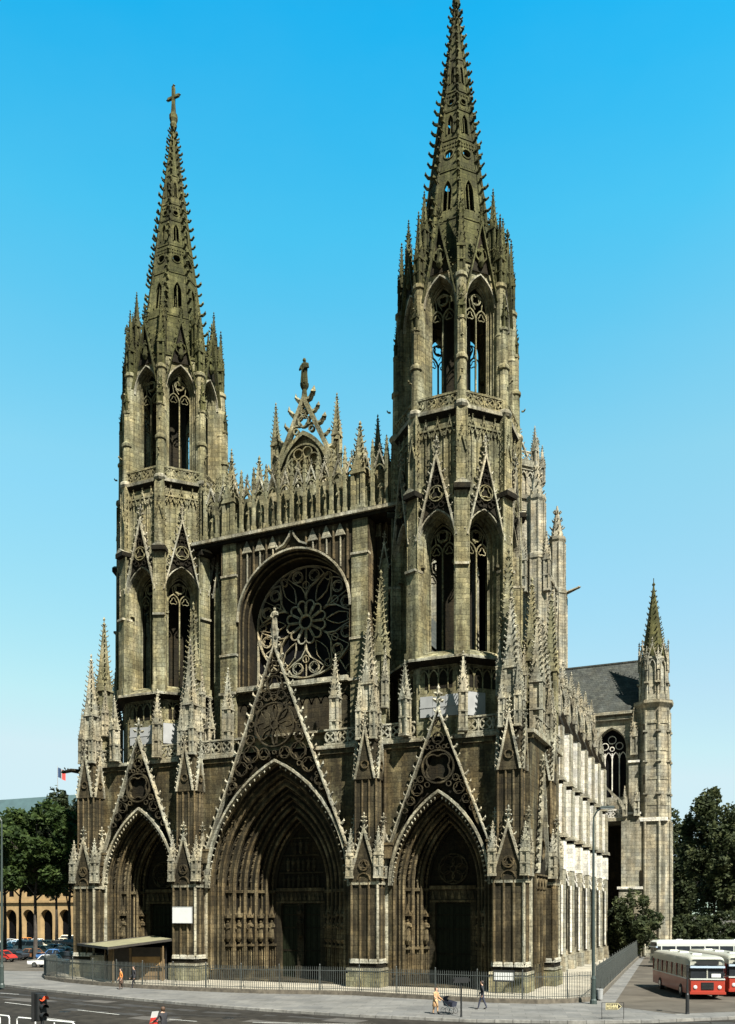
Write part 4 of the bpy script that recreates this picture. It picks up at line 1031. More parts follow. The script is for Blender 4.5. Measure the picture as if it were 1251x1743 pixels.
def sheet(name, pts, z, mat, kind='structure'):
    mb = MB(); mb.poly([(x, y, z) for x, y in pts]); return tag(mb.build(name, mat), kind=kind)
mb = MB(); n = 12
for i in range(n):
    for j in range(n):
        x0, x1 = -1500+250*i, -1250+250*i; y0, y1 = -600+250*j, -350+250*j
        mb.poly([(x0, y0, -.15), (x1, y0, -.15), (x1, y1, -.15), (x0, y1, -.15)])
tag(mb.build('ground', M_LOT), kind='structure')
KERB = [(-150, 26), (-60, 1.5), (-35, -5.6), (-20.7, -10.6), (-13.5, -13), (-6.7, -15), (3.35, -17.5), (10, -18.5), (16, -19), (23.2, -18.6), (29, -16.9), (32.5, -14.95), (36.9, -11.2), (50, 1), (110, 60)]
sheet('road', [(-150, -64), (110, -64)]+KERB[::-1], -.145, M_ROAD)
mb = MB()
mb.poly([(x, y, 0) for x, y in KERB]+[(110, 260, 0), (-150, 260, 0)])
mb.strip([(x, y, 0) for x, y in KERB], [(x, y, -.145) for x, y in KERB])
tag(mb.build('pavement', M_PAVE), kind='structure')
mb = MB(); nx = []
for i, (x, y) in enumerate(KERB):
    a = KERB[max(0, i-1)]; b = KERB[min(len(KERB)-1, i+1)]; l = math.hypot(b[0]-a[0], b[1]-a[1]); nx.append((-(b[1]-a[1])/l, (b[0]-a[0])/l))
mb.strip([(x-n_[0]*.03, y-n_[1]*.03, -.145) for (x, y), n_ in zip(KERB, nx)], [(x-n_[0]*.02, y-n_[1]*.02, .012) for (x, y), n_ in zip(KERB, nx)])
mb.strip([(x-n_[0]*.02, y-n_[1]*.02, .012) for (x, y), n_ in zip(KERB, nx)], [(x+n_[0]*.3, y+n_[1]*.3, .012) for (x, y), n_ in zip(KERB, nx)])
tag(mb.build('kerb', M_KERB), kind='structure')
FEN = [(-25, .5), (-23.5, -2.6), (-21, -4.9), (-17, -6.8), (-12, -8.3), (-7, -9.2), (-2, -9.5), (4, -9.3), (8.5, -8.1), (11, -7.7), (14, -8.1), (18, -8.6), (22, -8.9), (24.8, -8.4), (26.6, -7.1), (27.9, -5)]
sheet('forecourt', FEN+[(23.9, 61), (-25, 61)], .006, M_YARD)
sheet('parking_lot', [(-27, 4), (-33, 2.5), (-62, 8), (-140, 34), (-140, 74), (-27, 74)], .006, M_LOT)
sheet('bus_bay', [(29.6, -8), (33.5, -11), (46, -1), (90, 40), (90, 120), (24.6, 120), (24.6, 61)], .006, M_LOT)
sheet('grass_bank', [(-24, 13), (-22.5, 13), (-16, 30), (-16, 60), (-24, 60)], .012, M_EARTH)
mb = MB()
def dash(x0, y0, x1, y1, wd=.14, z=-.139):
    l = math.hypot(x1-x0, y1-y0); nx_, ny_ = -(y1-y0)/l*wd/2, (x1-x0)/l*wd/2
    mb.poly([(x0+nx_, y0+ny_, z), (x1+nx_, y1+ny_, z), (x1-nx_, y1-ny_, z), (x0-nx_, y0-ny_, z)])
def gp(px, py): return at(px, 1481*6.14/(py-1555))
for a, b in (((8, 1706), (58, 1712)), ((132, 1719), (203, 1727)), ((288, 1735), (335, 1738.5)), ((-60, 1697), (-15, 1703)), ((0, 1690.5), (32, 1692.5)), ((430, 1740), (640, 1744)), ((79, 1733), (127, 1739))):
    dash(*gp(*a), *gp(*b))
tag(mb.build('road_markings', M_LINE), kind='structure')
mb = MB()
for a, b, wd in (((88, 1697), (142, 1707), .22), ((205, 1712), (280, 1716), .3), ((100, 1705), (250, 1722), .1), ((0, 1681), (160, 1700), .12), ((160, 1700), (330, 1716), .12), ((330, 1716), (620, 1735), .12), ((250, 1725), (420, 1731), .18), ((480, 1727), (900, 1742), .1)):
    dash(*gp(*a), *gp(*b), wd, -.141)
tag(mb.build('tar_seams', M_TAR), kind='structure')

M_WORN = simple('tyre_worn_asphalt', (.026, .024, .021), .8, var=.45, scale=.9)
M_PATCH = simple('repaired_asphalt', (.062, .056, .047), .92, var=.3, scale=1.5)
mb = MB()
for a, b, wd in (((-40, 1686), (330, 1721), .7), ((-40, 1692), (330, 1728), .6), ((330, 1721), (620, 1738), .7), ((100, 1716), (300, 1733), .8), ((700, 1737), (1250, 1741), .6)):
    n_ = 14; A0 = gp(*a); B0 = gp(*b)
    for i in range(n_):
        if random.random() < .22: continue
        q0, q1 = i/n_, (i+1)/n_; j = random.uniform(-.12, .12)
        dash(A0[0]+(B0[0]-A0[0])*q0, A0[1]+(B0[1]-A0[1])*q0+j, A0[0]+(B0[0]-A0[0])*q1, A0[1]+(B0[1]-A0[1])*q1+j, wd*random.uniform(.6, 1.2), -.1425)
tag(mb.build('tyre_tracks', M_WORN), kind='structure')
mb = MB()
for px_, py_, l_, w_ in ((230, 1731, 3.2, 1.3), (420, 1737, 5, 1.0), (20, 1700, 4, 1.6), (150, 1703, 2.4, 1.2), (560, 1735, 2.2, 1.6)):
    x, y = gp(px_, py_); dash(x, y, x+l_, y-l_*.15, w_, -.1415)
tag(mb.build('road_patches', M_PATCH), kind='structure')
for i, (px_, py_, lab) in enumerate(((110, 1722, 'round iron manhole cover in the street near the traffic light'), (390, 1733, 'round iron manhole cover in the street below the central portal'))):
    x, y = gp(px_, py_); mb = MB(); mb.cyl(0, 0, [(.36, 0), (.35, .012)], 18)
    for q in range(-3, 4): mb.box(-.3, .3, q*.09-.02, q*.09+.02, .011, .016)
    tag(mb.build('manhole_cover', M_IRON, None, (x, y, -.141)), lab, 'manhole cover')

# ================================================================ FENCES, KIOSK, POSTS, SIGNS
def lerp_path(P, step):
    out = []; carry = 0
    for (x0, y0), (x1, y1) in zip(P, P[1:]):
        l = math.hypot(x1-x0, y1-y0); t = carry
        while t < l: out.append((x0+(x1-x0)*t/l, y0+(y1-y0)*t/l)); t += step
        carry = t-l
    return out
M_FENCE = simple('grey_green_fence_iron', (.06, .068, .062), .55, var=.2)
M_WALL = simple('low_fence_wall_stone', (.11, .095, .07), .95, var=.4, scale=3, bump=.3)
def fence(P, h, label, step=.16, wall=.3):
    f = empty('iron_fence', (*P[0], 0)); o = Vector((*P[0], 0)); tag(f, label, 'fence')
    Q = [(x-P[0][0], y-P[0][1]) for x, y in P]
    mb = MB(); nn = []
    for i, (x, y) in enumerate(Q):
        a = Q[max(0, i-1)]; b = Q[min(len(Q)-1, i+1)]; l = math.hypot(b[0]-a[0], b[1]-a[1]); nn.append((-(b[1]-a[1])/l*.16, (b[0]-a[0])/l*.16))
    A = [(x-n_[0], y-n_[1]) for (x, y), n_ in zip(Q, nn)]; B = [(x+n_[0], y+n_[1]) for (x, y), n_ in zip(Q, nn)]
    mb.strip([(*p, 0) for p in A], [(*p, wall) for p in A]); mb.strip([(*p, wall) for p in A], [(*p, wall) for p in B]); mb.strip([(*p, wall) for p in B], [(*p, 0) for p in B])
    mb.build('low_wall', M_WALL, f)
    mb = MB()
    for x, y in lerp_path(Q, step):
        mb.box(x-.016, x+.016, y-.016, y+.016, wall, h-.12); mb.rings([[(x-.016, y-.016, h-.12), (x+.016, y-.016, h-.12), (x+.016, y+.016, h-.12), (x-.016, y+.016, h-.12)], [(x-.002, y-.002, h), (x+.002, y-.002, h), (x+.002, y+.002, h), (x-.002, y+.002, h)]])
    for z in (wall+.15, h-.32): mb.tube([(*p, z) for p in Q], .03, 4)
    mb.build('railing', M_FENCE, f)
    for i, (x, y) in enumerate(lerp_path(Q, 3.1)):
        mb = MB(); mb.box(-.03, .03, -.03, .03, wall, h+.06); mb.knob((0, 0, h+.1), (0, 0, 1), .045, .14); mb.tube([(0, .02, h*.7), (0, .5, .3)], .02, 4)
        mb.build('post', M_FENCE, f, (x, y, 0))
    return f
fence(FEN, 2.1, 'dark iron railing on a low wall curving round the church forecourt')
fence([(28.0, -4.6), (25.9, 28), (23.9, 61)], 2.4, 'tall grey railing running back along the church beside the buses', .22)

M_BROWN = simple('brown_kiosk_timber', (.13, .085, .035), .8, var=.35, scale=2)
M_ROOFK = simple('lichened_flat_roof_felt', (.19, .18, .10), .95, var=.25, scale=1.2)
M_SHAD = simple('shaded_kiosk_dark', (.03, .026, .02), .9, var=.3)  # dark colour standing in for shade on the kiosk
M_OCHRE = simple('ochre_panel', (.26, .16, .06), .85, var=.35, scale=1.5)
k = empty('wooden_kiosk', (-14, -2, 0)); tag(k, 'brown wooden kiosk under a wide flat roof behind the railing', 'kiosk')
mb = MB(); rp = [(-15.2, 6.6), (1.6, -4.8), (4.4, .4), (-7.5, 11)]; rz = [3.2, 3.15, 3.75, 3.9]
mb.rings([[(x, y, z-.22) for (x, y), z in zip(rp, rz)], [(x, y, z) for (x, y), z in zip(rp, rz)]], True, True, False); rt_ = [(x, y, z) for (x, y), z in zip(rp, rz)]; md = lambda a, b, t: tuple(p+(q-p)*t for p, q in zip(a, b)); mb.poly([rt_[0], md(rt_[0], rt_[1], .62), md(rt_[3], rt_[2], .5), rt_[3]]); mb.k = 1  # left part of the roof top coloured dark as if shaded
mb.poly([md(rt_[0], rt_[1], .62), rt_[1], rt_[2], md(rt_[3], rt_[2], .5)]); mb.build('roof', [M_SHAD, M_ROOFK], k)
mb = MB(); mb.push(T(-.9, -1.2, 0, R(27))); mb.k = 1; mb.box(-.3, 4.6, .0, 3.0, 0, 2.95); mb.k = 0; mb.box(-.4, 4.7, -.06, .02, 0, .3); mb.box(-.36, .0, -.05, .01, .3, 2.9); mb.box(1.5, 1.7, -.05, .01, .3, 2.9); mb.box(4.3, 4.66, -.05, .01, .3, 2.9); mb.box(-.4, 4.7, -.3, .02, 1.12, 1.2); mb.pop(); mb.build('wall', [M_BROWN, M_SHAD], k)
mb = MB(); mb.push(T(-.9, -1.2, 0, R(27))); mb.box(1.75, 4.25, -.04, .005, 1.25, 2.1); mb.pop(); mb.build('ochre_panel', [M_OCHRE], k)
mb = MB(); mb.push(T(-.9, -1.2, 0, R(27))); mb.box(1.75, 4.25, -.05, .005, .35, 1.05); mb.pop(); mb.build('counter_front', [M_BROWN], k)
for x, y in ((-9.6, 6.2), (-6, 3.0), (-2.4, -.4), (1.2, -3.6), (3.9, -.2)):
    mb = MB(); mb.cyl(0, 0, [(.09, 0), (.07, 3.1)], 6); mb.build('post', M_BROWN, k, (x, y, 0))
mb = MB(); mb.box(-9.5, -5.2, 4.2, 5.6, 0, 2.9); mb.build('back_panel', M_SHAD, k)
mb = MB(); mb.box(-4.6, -2.9, .2, 1.6, 0, 2.0); mb.box(-4.7, -2.8, .1, 1.7, 2.0, 2.12); mb.build('counter', [S_GREY], k)
mb = MB(); mb.box(-1.6, -.9, -1.0, .2, 2.3, 2.9); mb.build('awning', [M_LIME], k)

def board_sign(name, label, cat, w_, h_, loc, rz, z, frame=True):
    o = empty(name, loc, rz); tag(o, label, cat)
    mb = MB(); mb.box(-w_/2, w_/2, -.02, .02, z, z+h_); mb.build('panel', M_BOARD, o)
    if frame:
        mb = MB(); mb.bar([(-w_/2, z), (w_/2, z), (w_/2, z+h_), (-w_/2, z+h_)], .14, -.05, .045, True); mb.build('frame', M_IRON, o)
        for sg in (-1, 1):
            mb = MB(); mb.box(sg*w_*.4-.05, sg*w_*.4+.05, -.03, .03, 0, z-.06); mb.build('leg', M_IRON, o)
    else:
        mb = MB(); mb.bar([(-w_/2, z), (w_/2, z), (w_/2, z+h_), (-w_/2, z+h_)], .05, -.035, .03, True); mb.build('frame', M_LIME, o)
    return o
board_sign('blank_board', 'blank white board fixed high on the buttress between left and central portals', 'board', 2.1, 1.45, (-8.72, -1.24, 0), 0, 5.15, False)
board_sign('notice_board', 'white notice panel in a thick black frame before the right-hand buttress', 'notice board', 1.55, .75, (20.9, -2.2, 0), 0, .95)

M_GREENP = simple('grey_green_pole_paint', (.035, .052, .047), .5, var=.15)
M_LAMP = simple('lamp_opal', (.6, .62, .6), .3, var=.05)
def lamp_post(x, y, h, label, rz):
    o = empty('street_lamp', (x, y, 0), rz); tag(o, label, 'street lamp')
    mb = MB(); mb.cyl(0, 0, [(.24, 0), (.22, .25), (.17, .35), (.15, 1.6), (.17, 1.65), (.11, 1.9), (.09, h*.6), (.065, h-1)], 10); mb.build('pole', M_GREENP, o)
    mb = MB(); mb.tube([(0, 0, h-1.1), (.02, 0, h-.5), (.25, 0, h-.1), (.6, 0, h+.1)], .06, 6); mb.build('arm', M_GREENP, o)
    mb = MB(); mb.push(T(.9, 0, h+.1)); mb.box(-.5, .5, -.14, .14, -.02, .1, .8); mb.k = 1; mb.box(-.42, .42, -.11, .11, -.09, -.02); mb.pop(); mb.build('lamp_head', [M_GREENP, M_LAMP], o)
    return o
lamp_post(*at(1010, 1481*6/(1709-1555)), 12.9, 'tall green-grey lamp post with curved arm at the railing corner by the buses', R(5))
lamp_post(*at(3, 1481*6/(1681-1555)), 14.0, 'grey-green lamp post standing on the pavement near the parked cars', R(200))

M_RED = bpy.data.materials.new('lit_red_lens'); M_RED.use_nodes = True
b_ = M_RED.node_tree.nodes['Principled BSDF']; b_.inputs['Base Color'].default_value = (.7, .05, .02, 1); b_.inputs['Emission Color'].default_value = (1, .12, .04, 1); b_.inputs['Emission Strength'].default_value = .6
M_LENS = simple('unlit_lens', (.03, .035, .03), .3)
x, y = at(72, 32.5)
o = empty('traffic_light', (x, y, -.14), R(72)); tag(o, 'black traffic light showing red beside the street', 'traffic light')
mb = MB(); mb.cyl(0, 0, [(.07, 0), (.06, 2.4)], 8); mb.build('pole', M_IRON, o)
mb = MB(); mb.box(-.19, .19, 0, .24, 2.15, 3.15); mb.box(-.3, .3, .24, .26, 2.1, 3.2); mb.build('housing', M_IRON, o)
for i in range(3):
    mb = MB(); zc_ = 2.98-i*.32
    mb.push(T(0, 0, zc_) @ Matrix.Rotation(pi/2, 4, 'X')); mb.cyl(0, 0, [(.115, 0), (.1, .03), (.05, .05)], 12); mb.pop(); mb.build('lens', M_RED if i == 0 else M_LENS, o)
    mb = MB(); L = [(.13*math.cos(a), zc_+.13*math.sin(a)) for a in [R(-15+210*j/8) for j in range(9)]]; mb.strip(y3(L, 0), y3([(u*1.0, z-.02) for u, z in L], -.26)); mb.build('visor', M_IRON, o)
M_WHITE = simple('white_paint', (.72, .72, .68), .5, var=.08)
for i, (p0, p1, lab) in enumerate((((-30, 1724), (16, 1729), 'short white tubular guard rail at the far corner of the near pavement'), ((29, 1731), (127, 1740), 'white tubular guard rail beside the black traffic light'))):
    a = at(p0[0], 1481*5.1/(p0[1]-1555)); b = at(p1[0], 1481*5.1/(p1[1]-1555))
    o = empty('guard_rail', (*a, -.14)); tag(o, lab, 'guard rail')
    d = (b[0]-a[0], b[1]-a[1]); mb = MB(); mb.tube([(0, 0, .9), (.03*d[0], .03*d[1], 1.02), (.97*d[0], .97*d[1], 1.02), (d[0], d[1], .9)], .04, 6); mb.tube([(0, 0, .5), (*d, .5)], .03, 6); mb.build('rail', M_WHITE, o)
    for t in (0, .33, .66, 1):
        mb = MB(); mb.cyl(0, 0, [(.035, 0), (.035, .95)], 6); mb.build('post', M_WHITE, o, (d[0]*t, d[1]*t, 0))
x, y = at(785, 1481*6/(1731-1555)); o = empty('street_sign', (x, y, 0), R(24)); tag(o, 'dark double-sided sign on a black post at the kerb beside the woman with the pushchair', 'sign')
mb = MB(); mb.cyl(0, 0, [(.07, 0), (.055, .2), (.05, 2.05)], 8); mb.build('post', M_IRON, o)
mb = MB(); mb.box(-.42, .42, -.12, .12, 1.98, 2.3, .96); mb.box(-.5, .5, -.03, .03, 2.06, 2.24); mb.build('sign_box', M_IRON, o)
M_YEL = simple('cream_sign_face', (.62, .55, .3), .5, var=.05)
x, y = at(1043, 1481*6/(1735-1555)); o = empty('direction_sign', (x, y, 0), R(23)); tag(o, 'cream arrow-shaped direction sign with black border on two thin legs', 'direction sign')
mb = MB(); mb.extr([(-.4, .54), (.28, .54), (.5, .73), (.28, .92), (-.4, .92)], -.02, .02, True, True); mb.k = 1
mb.bar([(-.36, .58), (.26, .58), (.44, .73), (.26, .88), (-.36, .88)], .035, -.026, -.018, True)
mb.extr([(.29, .6), (.46, .73), (.29, .86)], -.027, -.02, True)
def strokes(mb, rows, u0, z0, sx, sz, y):
    for L in rows: mb.bar([(u0+a*sx, z0+c*sz) for a, c in L], .022, y, y+.006)
uu = -.33                                                                # worn lettering: two short lines of strokes
for row in (.75, .62):
    for c_ in range(6):
        u_ = -.33+c_*.1; ch = random.choice([[[(0, 0), (0, 1)], [(0, 1), (.6, 1)], [(0, .5), (.5, .5)]], [[(0, 1), (0, 0), (.6, 0), (.6, 1)]], [[(0, 0), (0, 1), (.6, .5), (0, .4), (.6, 0)]], [[(.3, 0), (.3, 1)], [(0, 1), (.6, 1)]]])
        strokes(mb, ch, u_, row, .1, .1, -.027)
mb.build('arrow_board', [M_YEL, M_IRON], o)
for u in (-.62, .62):
    mb = MB(); mb.cyl(u, 0, [(.018, 0), (.018, .95)], 6); mb.build('leg', M_IRON, o)
mb = MB(); mb.tube([(-.62, 0, .95), (.62, 0, .95)], .015, 4); mb.tube([(-.62, 0, .12), (.62, 0, .12)], .015, 4); mb.build('cross_bar', M_IRON, o)
x, y = at(1170, 1481*6/(1726-1555)); o = empty('signal_post', (x, y, 0)); tag(o, 'plain black post on the pavement in front of the red bus', 'post')
mb = MB(); mb.cyl(0, 0, [(.13, 0), (.11, .1), (.1, 1.15), (.06, 1.25), (.05, 2.7)], 8); mb.build('shaft', M_IRON, o)
mb = MB(); mb.box(-.05, .05, -.2, .2, 2.55, 2.95); mb.build('plate', M_IRON, o)
x, y = at(1021, 1481*6/(1703-1555)); o = empty('litter_bin', (x, y, 0)); tag(o, 'small pale litter bin at the foot of the lamp post', 'bin')
mb = MB(); mb.cyl(0, 0, [(.18, .1), (.23, .75), (.25, .78), (.21, .8)], 10); mb.build('basket', M_LIME, o); mb = MB(); mb.cyl(0, 0, [(.03, 0), (.03, .9)], 6); mb.build('stand', M_IRON, o)

# ================================================================ VEHICLES
def paint(name, c): 
    m, nt, b = node_mat(name); b.inputs['Base Color'].default_value = (*[K*x for x in c], 1); b.inputs['Roughness'].default_value = .38; b.inputs['Coat Weight'].default_value = .25
    n = nt.nodes.new('ShaderNodeTexNoise'); n.inputs['Scale'].default_value = 3; r = nt.nodes.new('ShaderNodeMapRange'); r.inputs[3].default_value = .3; r.inputs[4].default_value = .55
    nt.links.new(n.outputs['Fac'], r.inputs[0]); nt.links.new(r.outputs[0], b.inputs['Roughness']); return m
M_WIN = simple('car_glass', (.02, .024, .028), .08, var=.2); M_TYRE = simple('tyre_rubber', (.015, .015, .015), .85); M_CHROME = simple('chrome', (.6, .6, .6), .25, metal=1, var=.05)
CP = {'white': paint('white_car_paint', (.78, .78, .75)), 'cream': paint('cream_car_paint', (.7, .62, .45)), 'blue': paint('mid_blue_car_paint', (.06, .16, .36)), 'pale blue': paint('pale_blue_car_paint', (.35, .5, .62)),
      'red': paint('red_car_paint', (.42, .03, .02)), 'dark': paint('dark_car_paint', (.03, .032, .036)), 'grey': paint('grey_car_paint', (.3, .31, .31)), 'green': paint('olive_car_paint', (.17, .19, .05)), 'brown': paint('brown_car_paint', (.2, .09, .04)), 'orange': paint('orange_car_paint', (.55, .2, .04))}
def car_meshes(kind):
    if kind == 'van': L, W, prof, cab, H = 4.3, 1.75, [(-2.15, .35), (2.15, .35), (2.15, 1.0), (2.05, 1.15), (-2.0, 1.15), (-2.15, .9)], [(-1.9, 1.15), (2.03, 1.15), (1.95, 1.8), (-1.5, 1.8)], 1.95
    elif kind == 'beetle': L, W, prof, cab, H = 4.0, 1.54, [(-2.0, .4), (2.0, .4), (1.98, .62), (1.55, .92), (.9, .98), (-.75, .98), (-1.45, .92), (-1.95, .65)], [(-.85, .97), (1.25, .97), (.75, 1.36), (-.35, 1.38)], 1.46
    else: L, W, prof, cab, H = 4.2, 1.58, [(-2.1, .36), (2.1, .36), (2.1, .78), (2.0, .9), (1.2, .94), (-.85, .94), (-2.0, .86), (-2.1, .72)], [(-.85, .94), (1.3, .94), (.95, 1.36), (-.4, 1.38)], 1.44
    out = {}
    mb = MB(); h = W/2; n = len(prof); cx = 0; zc_ = .65
    def ring(y, k): return [(x*k, y, zc_+(z-zc_)*(.82+.18*k) if z > zc_ else z) for x, z in prof]
    mb.rings([ring(-h*.9, .97), ring(-h, 1), ring(h, 1), ring(h*.9, .97)][0:1]+[ring(-h, .995), ring(h, .995), ring(h*.9, .97)], True, True, True)
    # roof and pillars
    c = cab; rt = [(c[3][0]-.05, c[3][1]), (c[2][0]+.05, c[2][1])]
    mb.rings([[(c[3][0]-.08, -h*.78, c[3][1]-.02), (c[2][0]+.1, -h*.78, c[2][1]-.02), (c[2][0]+.1, h*.78, c[2][1]-.02), (c[3][0]-.08, h*.78, c[3][1]-.02)],
              [(c[3][0]+.1, -h*.66, H), (c[2][0]-.1, -h*.66, H-.01), (c[2][0]-.1, h*.66, H-.01), (c[3][0]+.1, h*.66, H)]], True, True, True)
    mid = (c[0][0]+c[1][0])/2; mt = (c[2][0]+c[3][0])/2
    for sg in (-1, 1):
        for b0, t0 in ((c[0], c[3]), (c[1], c[2]), ((mid, c[0][1]), (mt, c[2][1]))):
            mb.tube([(b0[0], sg*h*.92, b0[1]), (t0[0], sg*h*.79, t0[1])], .05, 4)
    out['body'] = mb
    mb = MB(); q = .9
    lo = [(c[0][0]+.02, -h*q, c[0][1]-.02), (c[1][0]-.02, -h*q, c[1][1]-.02), (c[1][0]-.02, h*q, c[1][1]-.02), (c[0][0]+.02, h*q, c[0][1]-.02)]
    hi = [(c[3][0]+.02, -h*.76, c[3][1]), (c[2][0]-.02, -h*.76, c[2][1]), (c[2][0]-.02, h*.76, c[2][1]), (c[3][0]+.02, h*.76, c[3][1])]
    mb.rings([lo, hi]); out['window'] = mb
    mb = MB()
    for sg in (-1, 1): mb.box(sg*L/2-.06, sg*L/2+.06, -h*.98, h*.98, .4, .5)
    out['bumper'] = mb
    mb = MB(); mb.push(Matrix.Rotation(pi/2, 4, 'X')); mb.cyl(0, 0, [(.2, -.1), (.3, -.09), (.31, 0), (.3, .09), (.2, .1)], 12); mb.k = 1; mb.cyl(0, 0, [(.17, -.115), (.17, .115)], 10); mb.pop(); out['wheel'] = mb
    mb = MB(); mb.push(Matrix.Rotation(-pi/2, 4, 'Y')); mb.cyl(0, 0, [(.1, 0), (.08, .04)], 10); mb.pop(); out['headlight'] = mb
    out['wb'] = (L*.3, h*.86, .31, L/2, h*.68)
    return out
CM = {}
def car(kind, colour, x, y, rz, label, group=None, parts=True):
    key = kind
    if key not in CM:
        m = car_meshes(kind); d = {}
        for k_ in ('body', 'window', 'bumper', 'wheel', 'headlight'):
            o = m[k_].build(k_, {'body': [CP['white']], 'window': [M_WIN], 'bumper': [M_CHROME], 'wheel': [M_TYRE, M_CHROME], 'headlight': [M_LAMP]}[k_]); d[k_] = o.data; bpy.data.objects.remove(o)
        d['wb'] = m['wb']; CM[key] = d
    d = CM[key]; ck = (key, colour)
    if ck not in CM:
        me = d['body'].copy(); me.materials[0] = CP[colour]; CM[ck] = me
    root = empty('parked_van' if kind == 'van' else 'parked_car', (x, y, .01), rz); tag(root, label, 'van' if kind == 'van' else 'car', group)
    put(CM[ck], 'body', root, 0, 0, 0); put(d['window'], 'window', root, 0, 0, 0); put(d['bumper'], 'bumper', root, 0, 0, 0)
    a, b, z, l2, hy = d['wb']
    for sx in (-1, 1):
        for sy in (-1, 1): put(d['wheel'], 'wheel', root, sx*a, sy*b, z)
    for sy in (-1, 1): put(d['headlight'], 'headlight', root, -l2+.02, sy*hy, .68)
    return root
def carp(kind, colour, px, Z, rz, label, group='cars parked in the lot by the town hall'):
    return car(kind, colour, *at(px, Z), R(rz), label, group)
carp('sedan', 'white', 82, 97, 12, 'white saloon car alone at the front corner of the lot by the railing')
LOT = [('van', 'white', 48, 133, 8, 'long white van parked in the middle of the lot'), ('sedan', 'pale blue', 92, 131, 15, 'pale blue saloon just right of the tree trunk'), ('sedan', 'white', 112, 140, 20, 'white saloon behind the pale blue one near the church'),
       ('beetle', 'cream', 80, 150, 20, 'rounded cream car beside the white saloon in the second row'), ('sedan', 'dark', 20, 112, 8, 'dark saloon in front of the long white van'), ('sedan', 'brown', 52, 114, 10, 'brown saloon at the foot of the tree'),
       ('sedan', 'blue', 92, 112, 12, 'blue saloon behind the lone white car'), ('sedan', 'dark', 112, 105, 15, 'black saloon next to the kiosk roof'), ('beetle', 'red', 0, 108, 8, 'rounded red car behind the lamp post'),
       ('beetle', 'white', 8, 136, 10, 'rounded white car left of the long white van'), ('sedan', 'cream', 122, 128, 15, 'cream saloon nearest the church corner'), ('sedan', 'white', 104, 120, 10, 'white saloon between the blue and the pale blue ones'),
       ('sedan', 'blue', 4, 122, 8, 'blue saloon left of and behind the dark one by the white van'), ('sedan', 'white', 30, 155, 10, 'white saloon under the arcade at the back left of the lot'), ('sedan', 'white', 62, 158, 12, 'white saloon in the back row before the arcade'),
       ('beetle', 'grey', 14, 158, 10, 'rounded grey car in the back row before the arcade'), ('sedan', 'orange', 42, 166, 10, 'orange saloon against the arcade wall'), ('sedan', 'cream', 102, 162, 14, 'cream saloon in the back row behind the tree'), ('van', 'cream', 120, 165, 14, 'cream van in the back row beside the church')]
LOT += [('sedan', 'cream', 70, 125, 12, 'cream saloon between the tree trunk and the long white van'), ('beetle', 'white', 118, 150, 18, 'rounded white car close to the church corner in the second row'), ('sedan', 'pale blue', 22, 146, 10, 'pale blue saloon behind the long white van'),
        ('sedan', 'white', -4, 146, 8, 'white saloon in the second row cut by the picture edge'), ('sedan', 'grey', 122, 116, 14, 'grey saloon beside the black one near the kiosk'), ('beetle', 'cream', 60, 142, 12, 'rounded cream car behind the trunk and right of the white van')]
for a in LOT: carp(*a)
carp('sedan', 'green', 1037, 121, 60, 'olive green car standing inside the railing beyond the aisle', None)
carp('beetle', 'red', 1073, 135, 70, 'rounded red car beyond the end of the tall railing', None)
carp('sedan', 'pale blue', 998, 128, 80, 'pale blue car close to the aisle wall', None)

